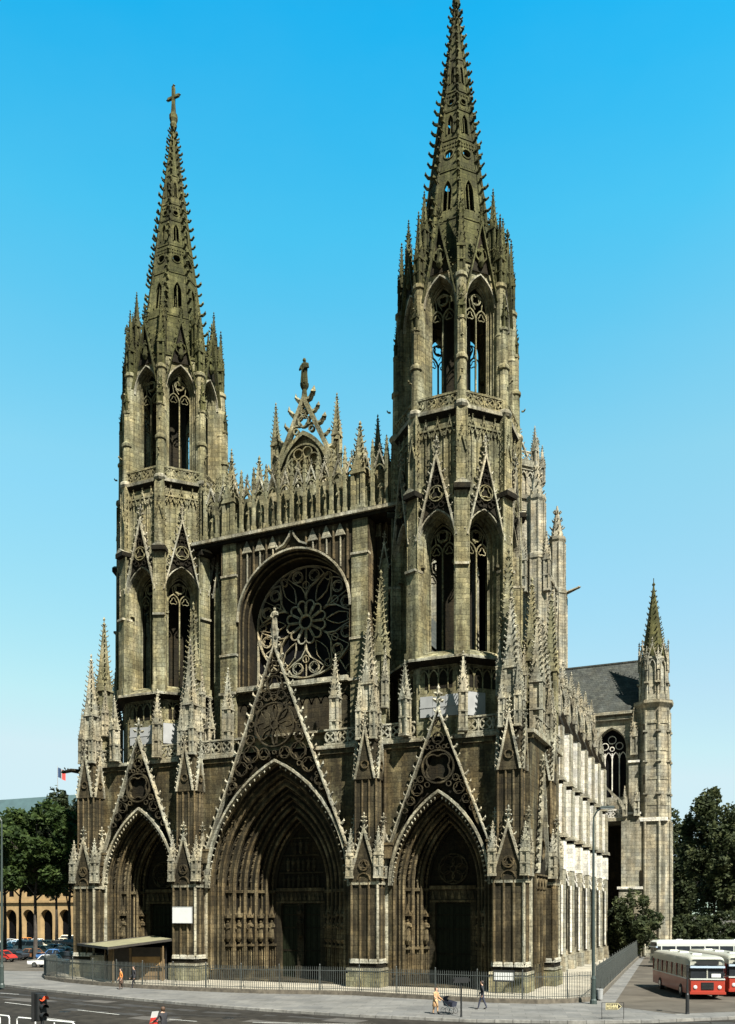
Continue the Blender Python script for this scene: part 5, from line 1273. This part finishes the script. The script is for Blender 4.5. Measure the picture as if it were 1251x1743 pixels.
M_BRED = paint('red_bus_paint', (.33, .032, .014)); M_BCR = paint('cream_bus_roof_paint', (.36, .36, .30)); M_BWH = paint('pale_bus_paint', (.5, .53, .49)); M_BLUE = paint('pale_blue_visor_paint', (.42, .52, .62))
def rr(y, w_, z0, z1, r=.25, k=5):
    """rounded cross-section (top corners only)"""
    P = [(-w_, y, z0), (w_, y, z0)]
    P += [(w_-r+r*math.cos(pi/2*i/k), y, z1-r+r*math.sin(pi/2*i/k)) for i in range(k+1)]
    P += [(-w_+r-r*math.sin(pi/2*i/k), y, z1-r+r*math.cos(pi/2*i/k)) for i in range(k+1)]
    return P
def bus(x, y, rz, label, low, roof, L=11.2):
    o = empty('parked_bus', (x, y, .01), rz); tag(o, label, 'bus', None); w_ = 1.24
    mb = MB()
    S = lambda y_, s_, b_=0: [(-w_*s_, y_, .38+b_), (w_*s_, y_, .38+b_), (w_*s_, y_, 1.42), (-w_*s_, y_, 1.42)]
    mb.rings([S(-.02, .9), S(.12, .98), S(.4, 1), S(L-.3, 1), S(L, .94)], True, True, True)
    mb.build('lower_body', low, o)
    mb = MB(); U = lambda y_, s_, z=2.4, zb=1.42: [(-w_*s_, y_, zb), (w_*s_, y_, zb), (w_*s_*.975, y_, z), (-w_*s_*.975, y_, z)]
    mb.rings([U(.06, .9), U(.2, .96), U(.45, .985), U(L-.3, .985), U(L-.06, .92)], True, True, True); mb.build('window_band', M_WIN, o)
    mb = MB()
    mb.rings([rr(.12, w_*.84, 2.3, 2.72, .2), rr(.02, w_*.93, 2.36, 2.8, .25), rr(.3, w_*.98, 2.36, 2.97, .3), rr(1.0, w_, 2.36, 3.03, .34), rr(L-.8, w_, 2.36, 3.03, .34), rr(L-.1, w_*.95, 2.36, 2.85, .34)], True, True, True)
    n = 7
    for i in range(n+1):
        yy_ = .5+(L-.9)*i/n
        pl_ = 0
    mb.box(-.04, .04, .02, .12, 1.42, 2.4)
    for yy_ in (2.5, 6, 9): mb.box(-.35, .35, yy_, yy_+.7, 3.0, 3.1, .85)
    mb.build('roof', roof, o)
    mb = MB(); mb.box(-.03, .03, -.06, .06, 1.42, 2.38); pl_ = mb.build('window_pillar', low, o, (-w_*.985, .5, 0))
    for i in range(1, 2*n+2): inst(pl_, o, ((-1 if i <= n else 1)*w_*.985, .5+(L-.9)*(i % (n+1))/n, 0))
    mb = MB(); mb.box(-w_*.94, w_*.94, -.1, .1, 2.2, 2.34); mb.build('visor', M_BLUE, o)
    mb = MB(); mb.box(-.75, .75, -.06, .02, 2.42, 2.68); mb.build('destination_blind', M_IRON, o)
    mb = MB(); mb.box(-w_*.95, w_*.95, -.07, .12, 1.38, 1.47)
    for sg in (-1, 1): mb.box(sg*w_-.02, sg*w_+.02, .3, L-.3, 1.38, 1.46)
    mb.build('trim_strip', M_BWH, o)
    mb = MB(); mb.box(-.42, .42, -.06, -.01, .7, 1.2)
    for i in range(5): mb.box(-.4, .4, -.08, -.05, .74+i*.1, .78+i*.1)
    mb.build('grille', M_IRON, o)
    mb = MB(); mb.box(-w_*.98, w_*.98, -.16, .02, .38, .56); mb.build('bumper', low, o)
    mb = MB(); mb.box(.28, .9, .0, .05, 1.55, 1.8); mb.build('number_card', M_BOARD, o)
    for sg in (-1, 1):
        mb = MB(); mb.push(T(sg*.82, -.02, .86) @ Matrix.Rotation(pi/2, 4, 'X')); mb.cyl(0, 0, [(.14, 0), (.12, .05), (.05, .07)], 12); mb.pop(); mb.build('headlight', M_LAMP, o)
    for yy_ in (2.2, L-2.8):
        for sg in (-1, 1):
            mb = MB(); mb.push(T(sg*(w_-.1), yy_, .48) @ Matrix.Rotation(pi/2, 4, 'Y')); mb.cyl(0, 0, [(.3, -.14), (.47, -.13), (.48, 0), (.47, .13), (.3, .14)], 14); mb.k = 1; mb.cyl(0, 0, [(.25, -.15), (.25, .15)], 10); mb.pop(); mb.build('wheel', [M_TYRE, M_CHROME], o)
    return o
x, y = at(1204, 60.5); bus(x, y, R(18), 'red bus with cream roof facing the street, its whole front in view', M_BRED, M_BCR)
x, y = at(1269, 62.5); bus(x, y, R(18), 'second red bus with grey-cream roof, cut by the picture edge behind the first', M_BRED, M_BCR)
x, y = at(1112, 98); bus(x, y, R(-66), 'pale coach standing sideways behind the two red buses', M_BWH, M_BWH, 12.2)

# ================================================================ PEOPLE
SKIN = simple('skin', (.5, .3, .2), .6, var=.05)
def cloth(n, c): return simple(n, c, .85, var=.2, scale=12)
def person(x, y, rz, label, h, pose, mats, hair=(.03, .02, .015), z=0):
    """one skinned body; clothing by region of the same surface; hair as a child"""
    k = h/1.75; V = []; E_ = []; RD = []
    def v(p, r, par=None):
        V.append((p[0]*k, p[1]*k, p[2]*k)); RD.append(r*k)
        if par is not None: E_.append((par, len(V)-1))
        return len(V)-1
    st = pose.get('stride', .0); lean = pose.get('lean', 0); sit = pose.get('sit', False)
    pel = v((0, 0, .95), .135); sp_ = v((0, -.01-lean*.3, 1.15), .125, pel); ch = v((0, -.02-lean*.7, 1.36), .15, sp_); nk = v((0, -.02-lean, 1.5), .058, ch)
    hd = v((0, -.035-lean*1.1, 1.58), .085, nk); h2 = v((0, -.035-lean*1.15, 1.67), .098, hd); tp = v((0, -.02-lean*1.15, 1.745), .06, h2)
    v((0, -.13-lean*1.15, 1.625), .016, hd)
    for sg in (-1, 1):
        if sit:
            hip = v((sg*.1, 0, .9), .105, pel); kn = v((sg*.16, -.42, .82), .08, hip); an = v((sg*.16, -.36, .42), .05, kn); v((sg*.16, -.55, .38), .04, an)
        else:
            f = sg*st
            hip = v((sg*.1, 0, .88), .1, pel); kn = v((sg*.1, -f*.5-.03, .5), .068, hip); an = v((sg*.1, -f+.02*abs(f), .09+max(0, -f)*.12), .045, kn); he = v((sg*.105, -f-.09, .045+max(0, -f)*.05), .042, an); v((sg*.11, -f-.19, .03+max(0, -f)*.02), .03, he)
        sh_ = v((sg*.19, -.02-lean*.7, 1.4), .068, ch); a = pose.get('arms', [None, None])[0 if sg < 0 else 1]
        if a: el, wr = a
        else: el, wr = (sg*.25, .02+sg*st*.25-lean*.6, 1.12), (sg*.25, -.1+sg*st*.4-lean*.6, .88)
        e = v(el, .048, sh_); wv = v(wr, .033, e)
        d = Vector(wr)-Vector(el); d.normalize(); sd = d.cross(Vector((0, 1, .2))); sd.normalize()
        pl = v(tuple(Vector(wr)+d*.07), .036, wv)
        for q, (off, ln) in enumerate(((-.03, .075), (-.01, .085), (.01, .08), (.028, .065))):
            b0 = Vector(wr)+d*.11+sd*off; f1 = v(tuple(b0), .01, pl); v(tuple(b0+d*ln*.9+Vector((0, -.02, 0))), .008, f1)
        v(tuple(Vector(wr)+d*.06+sd*-.06), .011, pl)
    me = bpy.data.meshes.new('person'); me.from_pydata(V, E_, []); o = bpy.data.objects.new('person', me); col.objects.link(o)
    sm = o.modifiers.new('s', 'SKIN'); sm.use_smooth_shade = True; ss = o.modifiers.new('d', 'SUBSURF'); ss.levels = ss.render_levels = 1
    for i, q in enumerate(me.skin_vertices[0].data): q.radius = (RD[i], RD[i]); q.use_root = (i == 0)
    bpy.context.view_layer.update()
    em = bpy.data.meshes.new_from_object(o.evaluated_get(bpy.context.evaluated_depsgraph_get())); o.modifiers.clear(); o.data = em
    em.materials.clear()
    for m_ in mats: em.materials.append(m_)                              # skin, top, bottom, shoes
    skirt = pose.get('skirt'); sl_ = pose.get('sleeve', .92)
    for p in em.polygons:
        c = p.center/k; m_ = 1
        if c.z > 1.5: m_ = 0
        elif abs(c.x) > .2 and c.z < 1.33 and not sit: m_ = 1 if c.z > sl_ else 0
        elif sit and (Vector((c.x, c.y))-Vector((0, 0))).length > .5 and c.z > .9: m_ = 0
        elif c.z < .1 if not sit else c.z < .46: m_ = 3
        elif c.z < .98: m_ = 2
        p.material_index = m_
    o.location = (x, y, z); o.rotation_euler = (0, 0, rz)
    tag(o, label, 'person')
    mb = MB(); c = Vector((0, -.03-lean*1.15, 1.675))*k; rs = []
    for i in range(7):
        t = i/6; zz = -.09+.185*t; r_ = .112*math.sqrt(max(.02, 1-((zz-.0)/.1)**2)) if i > 1 else .1
        rs.append([(c.x+r_*k*math.cos(q*pi/5), c.y+(.022+r_*(1.05 if math.sin(q*pi/5) > -.3 else .45+.5*t)*math.sin(q*pi/5))*k, c.z+zz*k) for q in range(10)])
    mb.rings(rs, True, True, True); mb.build('hair', simple('hair', hair, .7), o, smooth=True)
    if skirt:
        mb = MB(); mb.cyl(0, 0, [(.15*k, 1.02*k), (.19*k, .85*k), (.24*k, .52*k), (.22*k, .5*k)], 12, 0, .85); mb.build('skirt', mats[2], o, smooth=True)
    return o
DK = cloth('black_cloth', (.018, .018, .022)); BL = cloth('navy_cloth', (.03, .035, .06)); OR = cloth('orange_cloth', (.6, .22, .05)); TAN = cloth('tan_cloth', (.5, .3, .15)); BR = cloth('brown_cloth', (.1, .06, .04)); SHO = simple('shoe_leather', (.02, .015, .012), .5); WH = cloth('white_shirt', (.7, .7, .68))
G_ = lambda px, py: at(px, 1481*6/(py-1555))
person(*G_(206, 1684), R(-35), 'person in an orange top and dark skirt walking past the kiosk', 1.66, {'stride': .14, 'skirt': True}, [SKIN, OR, BR, SHO])
person(*G_(228, 1681.5), R(-30), 'person in black coat walking beside the one in orange', 1.74, {'stride': .18, 'sleeve': .8}, [SKIN, DK, DK, SHO])
person(*G_(741, 1726), R(70), 'woman in a tan dress pushing a pushchair along the pavement', 1.58, {'stride': .12, 'skirt': True, 'lean': .05, 'sleeve': 1.2, 'arms': [((-.22, -.12, 1.12), (-.17, -.4, 1.0)), ((.22, -.12, 1.12), (.17, -.4, 1.0))]}, [SKIN, TAN, TAN, SHO], (.08, .04, .02))
person(*G_(821, 1718), R(-75), 'man in a dark suit striding away from the sign post', 1.78, {'stride': .26, 'sleeve': .86}, [SKIN, DK, BL, SHO])
# pushchair
x, y = at(765, 1481*6/(1725-1555)); o = empty('pushchair', (x, y, 0), R(70)); tag(o, 'dark pushchair with thin wheels in front of the woman in tan', 'pushchair')
mb = MB(); mb.rings([[(-.2, -.35, .42), (.2, -.35, .42), (.2, .28, .46), (-.2, .28, .46)], [(-.24, -.42, .7), (.24, -.42, .7), (.24, .36, .82), (-.24, .36, .82)]], True, True, False)
L = [[(-.24, .36*math.cos(a)+.0, .74+.34*math.sin(a)) for a in [R(q) for q in (0, 30, 60, 90)]], [(.24, .36*math.cos(a), .74+.34*math.sin(a)) for a in [R(q) for q in (0, 30, 60, 90)]]]
mb.strip(L[0], L[1]); mb.build('seat', BL, o)
mb = MB()
for sg in (-1, 1):
    mb.tube([(sg*.23, .72, 1.0), (sg*.22, .3, .75), (sg*.2, -.3, .2)], .014, 5); mb.tube([(sg*.2, .32, .2), (sg*.21, -.25, .6)], .012, 5)
mb.tube([(-.23, .72, 1.0), (.23, .72, 1.0)], .016, 5); mb.build('frame', M_CHROME, o)
for sx in (-1, 1):
    for yy_ in (-.3, .32):
        mb = MB(); mb.tube([(0, .17*math.cos(a), .17+.17*math.sin(a)) for a in [2*pi*i/14 for i in range(14)]], .014, 4, True)
        for i in range(4): a = i*pi/4; mb.tube([(0, -.16*math.cos(a), .17-.16*math.sin(a)), (0, .16*math.cos(a), .17+.16*math.sin(a))], .004, 3)
        mb.build('wheel', M_TYRE, o, (sx*.21, yy_, .012))
# moped rider at the bottom edge
x, y = at(276, 41); mp = empty('moped', (x, y, -.14), R(-105)); tag(mp, 'moped with red and white front fairing ridden along the street', 'moped')
mb = MB(); mb.rings([[(-.16, -.62, .4), (.16, -.62, .4), (.13, -.4, .35), (-.13, -.4, .35)], [(-.26, -.66, .8), (.26, -.66, .8), (.2, -.5, .8), (-.2, -.5, .8)], [(-.2, -.6, 1.2), (.2, -.6, 1.2), (.14, -.54, 1.2), (-.14, -.54, 1.2)]], True, True, True); mb.k = 1
mb.box(-.12, .12, -.4, .75, .35, .5); mb.box(-.15, .15, -.1, .7, .5, .78, .85); mb.build('bodywork', [CP['red'], CP['white']], mp)
mb = MB(); mb.rings([[(-.2, -.62, 1.18), (.2, -.62, 1.18), (.16, -.58, 1.18), (-.16, -.58, 1.18)], [(-.2, -.5, 1.5), (.2, -.5, 1.5), (.18, -.48, 1.5), (-.18, -.48, 1.5)]], True, False, True); mb.build('windscreen', CP['white'], mp)
mb = MB(); mb.tube([(-.33, -.32, 1.0), (-.1, -.5, 1.02), (.1, -.5, 1.02), (.33, -.32, 1.0)], .018, 5); mb.build('handlebar', M_CHROME, mp)
mb = MB(); mb.box(-.13, .13, -.05, .65, .78, .86, .9); mb.build('saddle', DK, mp)
for yy_ in (-.62, .6):
    mb = MB(); mb.push(T(0, yy_, .25) @ Matrix.Rotation(pi/2, 4, 'Y')); mb.cyl(0, 0, [(.15, -.05), (.25, -.04), (.25, .04), (.15, .05)], 14); mb.pop(); mb.build('wheel', M_TYRE, mp)
person(x+.1, y, R(-105), 'moped rider in dark jacket over white shirt at the bottom edge', 1.76, {'sit': True, 'lean': .06, 'arms': [((-.3, -.2, 1.15), (-.33, -.42, 1.05)), ((.3, -.2, 1.15), (.33, -.42, 1.05))]}, [SKIN, DK, DK, SHO], (.07, .035, .015), -.16)

# ================================================================ TREES, TOWN HALL
def leaf_mat(name, a, b_, c):
    a, b_, c = [[K*x for x in q_] for q_ in (a, b_, c)]
    m, nt, b = node_mat(name); b.inputs['Roughness'].default_value = .75; b.inputs['Specular IOR Level'].default_value = .2
    g = nt.nodes.new('ShaderNodeNewGeometry'); n = nt.nodes.new('ShaderNodeTexNoise'); n.inputs['Scale'].default_value = .8; n.inputs['Detail'].default_value = 6
    nt.links.new(g.outputs['Position'], n.inputs['Vector']); r = nt.nodes.new('ShaderNodeValToRGB'); e = r.color_ramp.elements
    e[0].position = .35; e[0].color = (*a, 1); e[1].position = .68; e[1].color = (*c, 1); q = e.new(.52); q.color = (*b_, 1)
    nt.links.new(n.outputs['Fac'], r.inputs['Fac']); nt.links.new(r.outputs['Color'], b.inputs['Base Color'])
    tl = nt.nodes.new('ShaderNodeBsdfTranslucent'); nt.links.new(r.outputs['Color'], tl.inputs['Color']); mx = nt.nodes.new('ShaderNodeMixShader'); mx.inputs[0].default_value = .4
    nt.links.new(b.outputs[0], mx.inputs[1]); nt.links.new(tl.outputs[0], mx.inputs[2]); nt.links.new(mx.outputs[0], nt.nodes['Material Output'].inputs['Surface']); return m
LF1 = leaf_mat('plane_tree_leaves', (.02, .038, .011), (.046, .078, .019), (.092, .132, .034)); LF2 = leaf_mat('dark_tree_leaves', (.016, .024, .011), (.042, .058, .024), (.09, .105, .042)); LF3 = leaf_mat('mid_tree_leaves', (.022, .032, .014), (.055, .072, .03), (.12, .135, .055))
BARK = simple('bark', (.055, .045, .035), .95, var=.4, scale=3, bump=.4)
def crown_mesh(seed, rx, ry, rz, n, leaf, blobs=44, hole=.12):
    rnd = random.Random(seed); V = []; F = []
    B = []
    for i in range(blobs):
        while True:
            p = Vector((rnd.uniform(-1, 1), rnd.uniform(-1, 1), rnd.uniform(-1, 1)))
            if .35 < p.length < .98: break
        B.append((Vector((p.x*rx*.85, p.y*ry*.85, p.z*rz*.86)), rnd.uniform(.15, .33)))
    for i in range(n):
        c, s = B[rnd.randrange(blobs)]
        d = Vector((rnd.gauss(0, 1), rnd.gauss(0, 1), rnd.gauss(0, 1))).normalized()*rnd.uniform(.55, 1.08)**.7
        p = c+Vector((d.x*rx*s, d.y*ry*s, d.z*rz*s*.9))
        a = Vector((rnd.gauss(0, 1), rnd.gauss(0, 1), rnd.gauss(0, .6))).normalized(); b = a.cross(Vector((rnd.gauss(0, 1), rnd.gauss(0, 1), rnd.gauss(0, 1)))).normalized()
        l = leaf*rnd.uniform(.6, 1.3); k = len(V)
        V += [tuple(p-a*l), tuple(p+b*l*.55), tuple(p+a*l), tuple(p-b*l*.5+a*l*.1)]; F.append((k, k+1, k+2, k+3))
    return V, F
def tree(name, px, Z, zb, zt, rx, label, mat, seed, n=9000, leaf=.34, group=None, cat='tree', trunk_r=.3, ry=None, sink=0):
    x, y = at(px, Z); o = empty(name, (x, y, 0)); tag(o, label, cat, group)
    rz = (zt-zb)/2; mb = MB(); mb.v, mb.f = crown_mesh(seed, rx, ry or rx, rz, n, leaf); mb.mi = [0]*len(mb.f)
    mb.build('crown', mat, o, (0, 0, (zb+zt)/2))
    rnd = random.Random(seed+99); mb = MB(); zc_ = (zb+zt)/2
    mb.tube([(0, 0, -.1), (.05, .02, zb*.5), (-.08, .06, zb), (.25, .5, zc_-rz*.2), (.1, .9, zc_+rz*.1)], trunk_r, 8, r1=trunk_r*.2)
    for i in range(9):
        a = rnd.uniform(0, 2*pi); z0 = zb*.8+rnd.random()*(zc_-zb*.8); l = rx*rnd.uniform(.5, .8)
        mb.tube([(0, 0, z0), (l*.45*math.cos(a), l*.45*math.sin(a), z0+rz*.3), (l*math.cos(a), l*math.sin(a), z0+rz*.65)], trunk_r*.4, 5, r1=.04)
    mb.build('trunk', BARK, o); return o
tree('broadleaf_tree', 60, 112, 8.2, 21.6, 7.0, 'leafy green tree with its bare trunk standing among the parked cars', LF1, 3, 15000, .36)
tree('broadleaf_tree', 8, 120, 9.2, 20.5, 5.5, 'green tree cut by the picture edge left of the trunked one', LF1, 8, 8000, .36)
tree('broadleaf_tree', 34, 126, 8.0, 20.0, 6.2, 'full green tree behind and left of the trunked one', LF2, 31, 10000, .38)
tree('broadleaf_tree', 118, 122, 7.5, 24.0, 4.6, 'dark tree squeezed between the green tree and the church corner', LF2, 5, 9000, .36)
tree('broadleaf_tree', 96, 140, 8, 24.5, 5.0, 'tall dark tree behind the trunked green one', LF2, 6, 8000, .4)
tree('broadleaf_tree', 1216, 142, 5, 27.6, 5.6, 'tallest domed tree at the right behind the coach', LF3, 21, 12000, .4)
tree('broadleaf_tree', 1160, 160, 4, 25.8, 5.6, 'dark tree directly right of the stair turret', LF2, 22, 10000, .42)
tree('broadleaf_tree', 1268, 135, 4, 22.5, 5.6, 'dark tree cut by the right picture edge', LF3, 23, 10000, .4)
tree('broadleaf_tree', 1205, 165, 3, 20, 8.0, 'broad dark tree filling the gap under the domed one', LF2, 24, 10000, .42)
for i, (px, Z, zt, rx, lab) in enumerate(((1085, 117, 9.6, 3.6, 'rounded bush at the foot of the stair turret'), (1048, 120, 6.8, 3.2, 'low dark bush between aisle and transept'), (1125, 124, 6.6, 3.4, 'dark bush right of the turret foot'), (1170, 128, 6.5, 3.8, 'dark bush behind the roof of the pale coach'), (1225, 130, 6.5, 4.0, 'dark bush under the domed tree'), (1060, 132, 5, 3.5, 'small bush behind the red car'))):
    tree('bush', px, Z, .1, zt, rx, lab, LF2 if i else LF3, 40+i, 4500, .3, None, 'bush', .12)
M_OCH = simple('ochre_town_hall_stone', (.38, .26, .12), .9, var=.2, scale=.8, bump=.2); M_TROOF = simple('teal_slate', (.055, .10, .105), .7, var=.15, scale=.5)
th = empty('town_hall', (-95, 75, 0)); tag(th, 'long ochre stone town hall with arcade and big teal slate roof', 'building')
mb = MB(); nb = 22; bw = 5.0
for i in range(nb):
    u = -60+bw*(i+.5); mb.push(T(u, 0, 0)); A = arch(1.65, 5.2, 1.66, 0, 0, 7); archwall(mb, -bw/2, bw/2, 0, 8.4, A, 0); mb.strip(y3(A, 0), y3(A, 1.2))
    B = [(-.9, 9.6), (-.9, 13.4), (0, 13.4001), (.9, 13.4), (.9, 9.6)]; archwall(mb, -bw/2, bw/2, 8.4, 19, B, 0); mb.strip(y3(B, 0), y3(B, .5)); mb.pop()
mb.box(-60.3, 50.3, -.35, 0, 8.3, 8.8); mb.box(-60.4, 50.4, -.7, 0, 18.6, 19.4); mb.k = 0
mb.box(50, 50.3, 0, 16, 0, 19)
mb.build('wall', M_OCH, th)
mb = MB(); mb.poly([(-60, 1.2, 0), (50, 1.2, 0), (50, 1.2, 18.8), (-60, 1.2, 18.8)]); mb.build('window', M_GLASS, th)
mb = MB(); mb.rings([[(-60.6, -.8, 19.4), (50.6, -.8, 19.4), (50.6, 17, 19.4), (-60.6, 17, 19.4)], [(-55, 8, 32.0), (45, 8, 32.0), (45, 9, 32.0), (-55, 9, 32.0)]], True, True, True); mb.build('roof', M_TROOF, th)
fx, fy = at(98, 178); fl_ = empty('flag', (fx, fy, 25)); tag(fl_, 'blue white and red flag on a thin pole above the slate roof', 'flag')
mb = MB(); mb.cyl(0, 0, [(.09, 0), (.05, 11.2)], 6); mb.build('pole', M_LIME, fl_)
for i, cm in enumerate((simple('flag_blue', (.02, .05, .12), .8), WH, simple('flag_red', (.6, .06, .05), .8))):
    mb = MB(); a = [(.1+.62*i+.62*t/4, .18*math.sin(2.4*(i+t/4)), -.28*(i+t/4)) for t in range(5)]
    mb.rings([[(p[0], p[1]-.01, 10.9+p[2]) for p in a]+[(p[0], p[1]+.01, 10.9+p[2]) for p in a[::-1]], [(p[0], p[1]-.01, 8.9+p[2]) for p in a]+[(p[0], p[1]+.01, 8.9+p[2]) for p in a[::-1]]], True, True, True); mb.build('stripe', cm, fl_)
for (x, y, rx, ry, zt) in ((75, 150, 34, 8, 15), (128, 120, 30, 8, 16), (-165, 60, 22, 30, 15)):
    mb = MB(); rz = zt/2; mb.v, mb.f = crown_mesh(int(x+400), rx, ry, rz, 9000, .8, 60); mb.mi = [0]*len(mb.f)
    tag(mb.build('distant_treeline', LF2, None, (x, y, rz*.95)), kind='stuff')

# ================================================================ LIGHT, SKY, CAMERA
w = bpy.data.worlds.new('World'); scn.world = w; w.use_nodes = True
nt = w.node_tree; bg = nt.nodes['Background']
sky = nt.nodes.new('ShaderNodeTexSky'); sky.sky_type = 'NISHITA'; sky.sun_disc = False
SAZ, SEL = R(53), R(52)                         # sun to the right of the facade's normal, and its height
sdir = Vector((math.cos(SEL)*math.sin(SAZ), -math.cos(SEL)*math.cos(SAZ), math.sin(SEL)))
sky.sun_elevation = SEL; sky.sun_rotation = math.atan2(sdir.x, sdir.y)
sky.air_density = 1.0; sky.dust_density = .4; sky.ozone_density = 1.5
tint = nt.nodes.new('ShaderNodeMix'); tint.data_type = 'RGBA'; tint.blend_type = 'MULTIPLY'; tint.inputs['Factor'].default_value = 1
tc = nt.nodes.new('ShaderNodeTexCoord'); sz = nt.nodes.new('ShaderNodeSeparateXYZ'); nt.links.new(tc.outputs['Generated'], sz.inputs[0])
rp_ = nt.nodes.new('ShaderNodeValToRGB'); rp_.color_ramp.elements[0].position = .0; rp_.color_ramp.elements[0].color = (.36, .28, .26, 1)
rp_.color_ramp.elements[1].position = 1; rp_.color_ramp.elements[1].color = (.003, .12, .16, 1)
for p_, c_ in ((.07, (.375, .32, .25, 1)), (.233, (.475, .445, .355, 1)), (.45, (.46, .675, .48, 1)), (.615, (.165, .75, .61, 1)), (.72, (.008, .68, .66, 1)), (.85, (.004, .24, .3, 1))): rp_.color_ramp.elements.new(p_).color = c_
dbl = nt.nodes.new('ShaderNodeVectorMath'); dbl.operation = 'SCALE'; dbl.inputs['Scale'].default_value = 2
nt.links.new(sz.outputs['Z'], rp_.inputs['Fac']); nt.links.new(rp_.outputs['Color'], dbl.inputs[0]); nt.links.new(dbl.outputs[0], tint.inputs['B'])
hs = nt.nodes.new('ShaderNodeHueSaturation'); hs.inputs['Saturation'].default_value = 1.1
nt.links.new(sky.outputs[0], hs.inputs['Color']); nt.links.new(hs.outputs[0], tint.inputs['A'])
ns = nt.nodes.new('ShaderNodeTexNoise'); ns.inputs['Scale'].default_value = 2.2; ns.inputs['Detail'].default_value = 6; ns.inputs['Roughness'].default_value = .6
nm = nt.nodes.new('ShaderNodeMapping'); nm.inputs['Scale'].default_value = (1, 1, 2.5); nt.links.new(tc.outputs['Generated'], nm.inputs[0]); nt.links.new(nm.outputs[0], ns.inputs['Vector'])
nr = nt.nodes.new('ShaderNodeMapRange'); nr.inputs[1].default_value = .35; nr.inputs[2].default_value = .7; nr.inputs[3].default_value = 0; nr.inputs[4].default_value = .035; nt.links.new(ns.outputs['Fac'], nr.inputs[0])
dt = nt.nodes.new('ShaderNodeVectorMath'); dt.operation = 'DOT_PRODUCT'; dt.inputs[1].default_value = (.3, .13, -.36); nt.links.new(tc.outputs['Generated'], dt.inputs[0])
da = nt.nodes.new('ShaderNodeMath'); da.operation = 'ADD'; da.inputs[1].default_value = .13; da.use_clamp = True; nt.links.new(dt.outputs['Value'], da.inputs[0])
ds = nt.nodes.new('ShaderNodeMath'); ds.operation = 'ADD'; ds.use_clamp = True; nt.links.new(da.outputs[0], ds.inputs[0]); nt.links.new(nr.outputs[0], ds.inputs[1])
hz = nt.nodes.new('ShaderNodeMix'); hz.data_type = 'RGBA'; hz.inputs['B'].default_value = (2.2, 3.0, 3.25, 1)   # faint veil of high haze
nt.links.new(ds.outputs[0], hz.inputs['Factor']); nt.links.new(tint.outputs['Result'], hz.inputs['A']); mn = nt.nodes.new('ShaderNodeVectorMath'); mn.operation = 'MINIMUM'; mn.inputs[1].default_value = (2.4, 3.15, 3.4)   # tame the aureole round the sun
nt.links.new(hz.outputs['Result'], mn.inputs[0]); db = nt.nodes.new('ShaderNodeVectorMath'); db.operation = 'DOT_PRODUCT'; db.inputs[1].default_value = (-.4, .917, 0); nt.links.new(tc.outputs['Generated'], db.inputs[0])
rb = nt.nodes.new('ShaderNodeMapRange'); rb.inputs[1].default_value = -.35; rb.inputs[2].default_value = .3; rb.inputs[3].default_value = .45; rb.inputs[4].default_value = 1; nt.links.new(db.outputs['Value'], rb.inputs[0])
sb = nt.nodes.new('ShaderNodeVectorMath'); sb.operation = 'SCALE'; nt.links.new(mn.outputs[0], sb.inputs[0]); nt.links.new(rb.outputs[0], sb.inputs['Scale'])   # sky dimmed behind the camera to weaken the fill light
nt.links.new(sb.outputs[0], bg.inputs['Color'])
bg.inputs['Strength'].default_value = .09
sl = bpy.data.lights.new('sun', 'SUN'); sl.energy = 5.0; sl.angle = R(.5); sl.color = (1, .95, .86)
so = bpy.data.objects.new('sun', sl); col.objects.link(so); so.rotation_euler = (-sdir).to_track_quat('-Z', 'Y').to_euler(); so.location = (60, -60, 90)
cam = bpy.data.cameras.new('camera'); co = bpy.data.objects.new('camera', cam); col.objects.link(co)
co.location = (37.5, -66, 6); co.rotation_euler = (R(90), 0, R(23.5))
cam.sensor_fit = 'VERTICAL'; cam.sensor_height = 24.0
cam.lens = 1481/1743*24; cam.shift_y = (1555-1743/2)/1743; cam.clip_end = 3000; cam.clip_start = .5
scn.camera = co
scn.view_settings.view_transform = 'Standard'; scn.view_settings.look = 'None'; scn.view_settings.exposure = 1.6
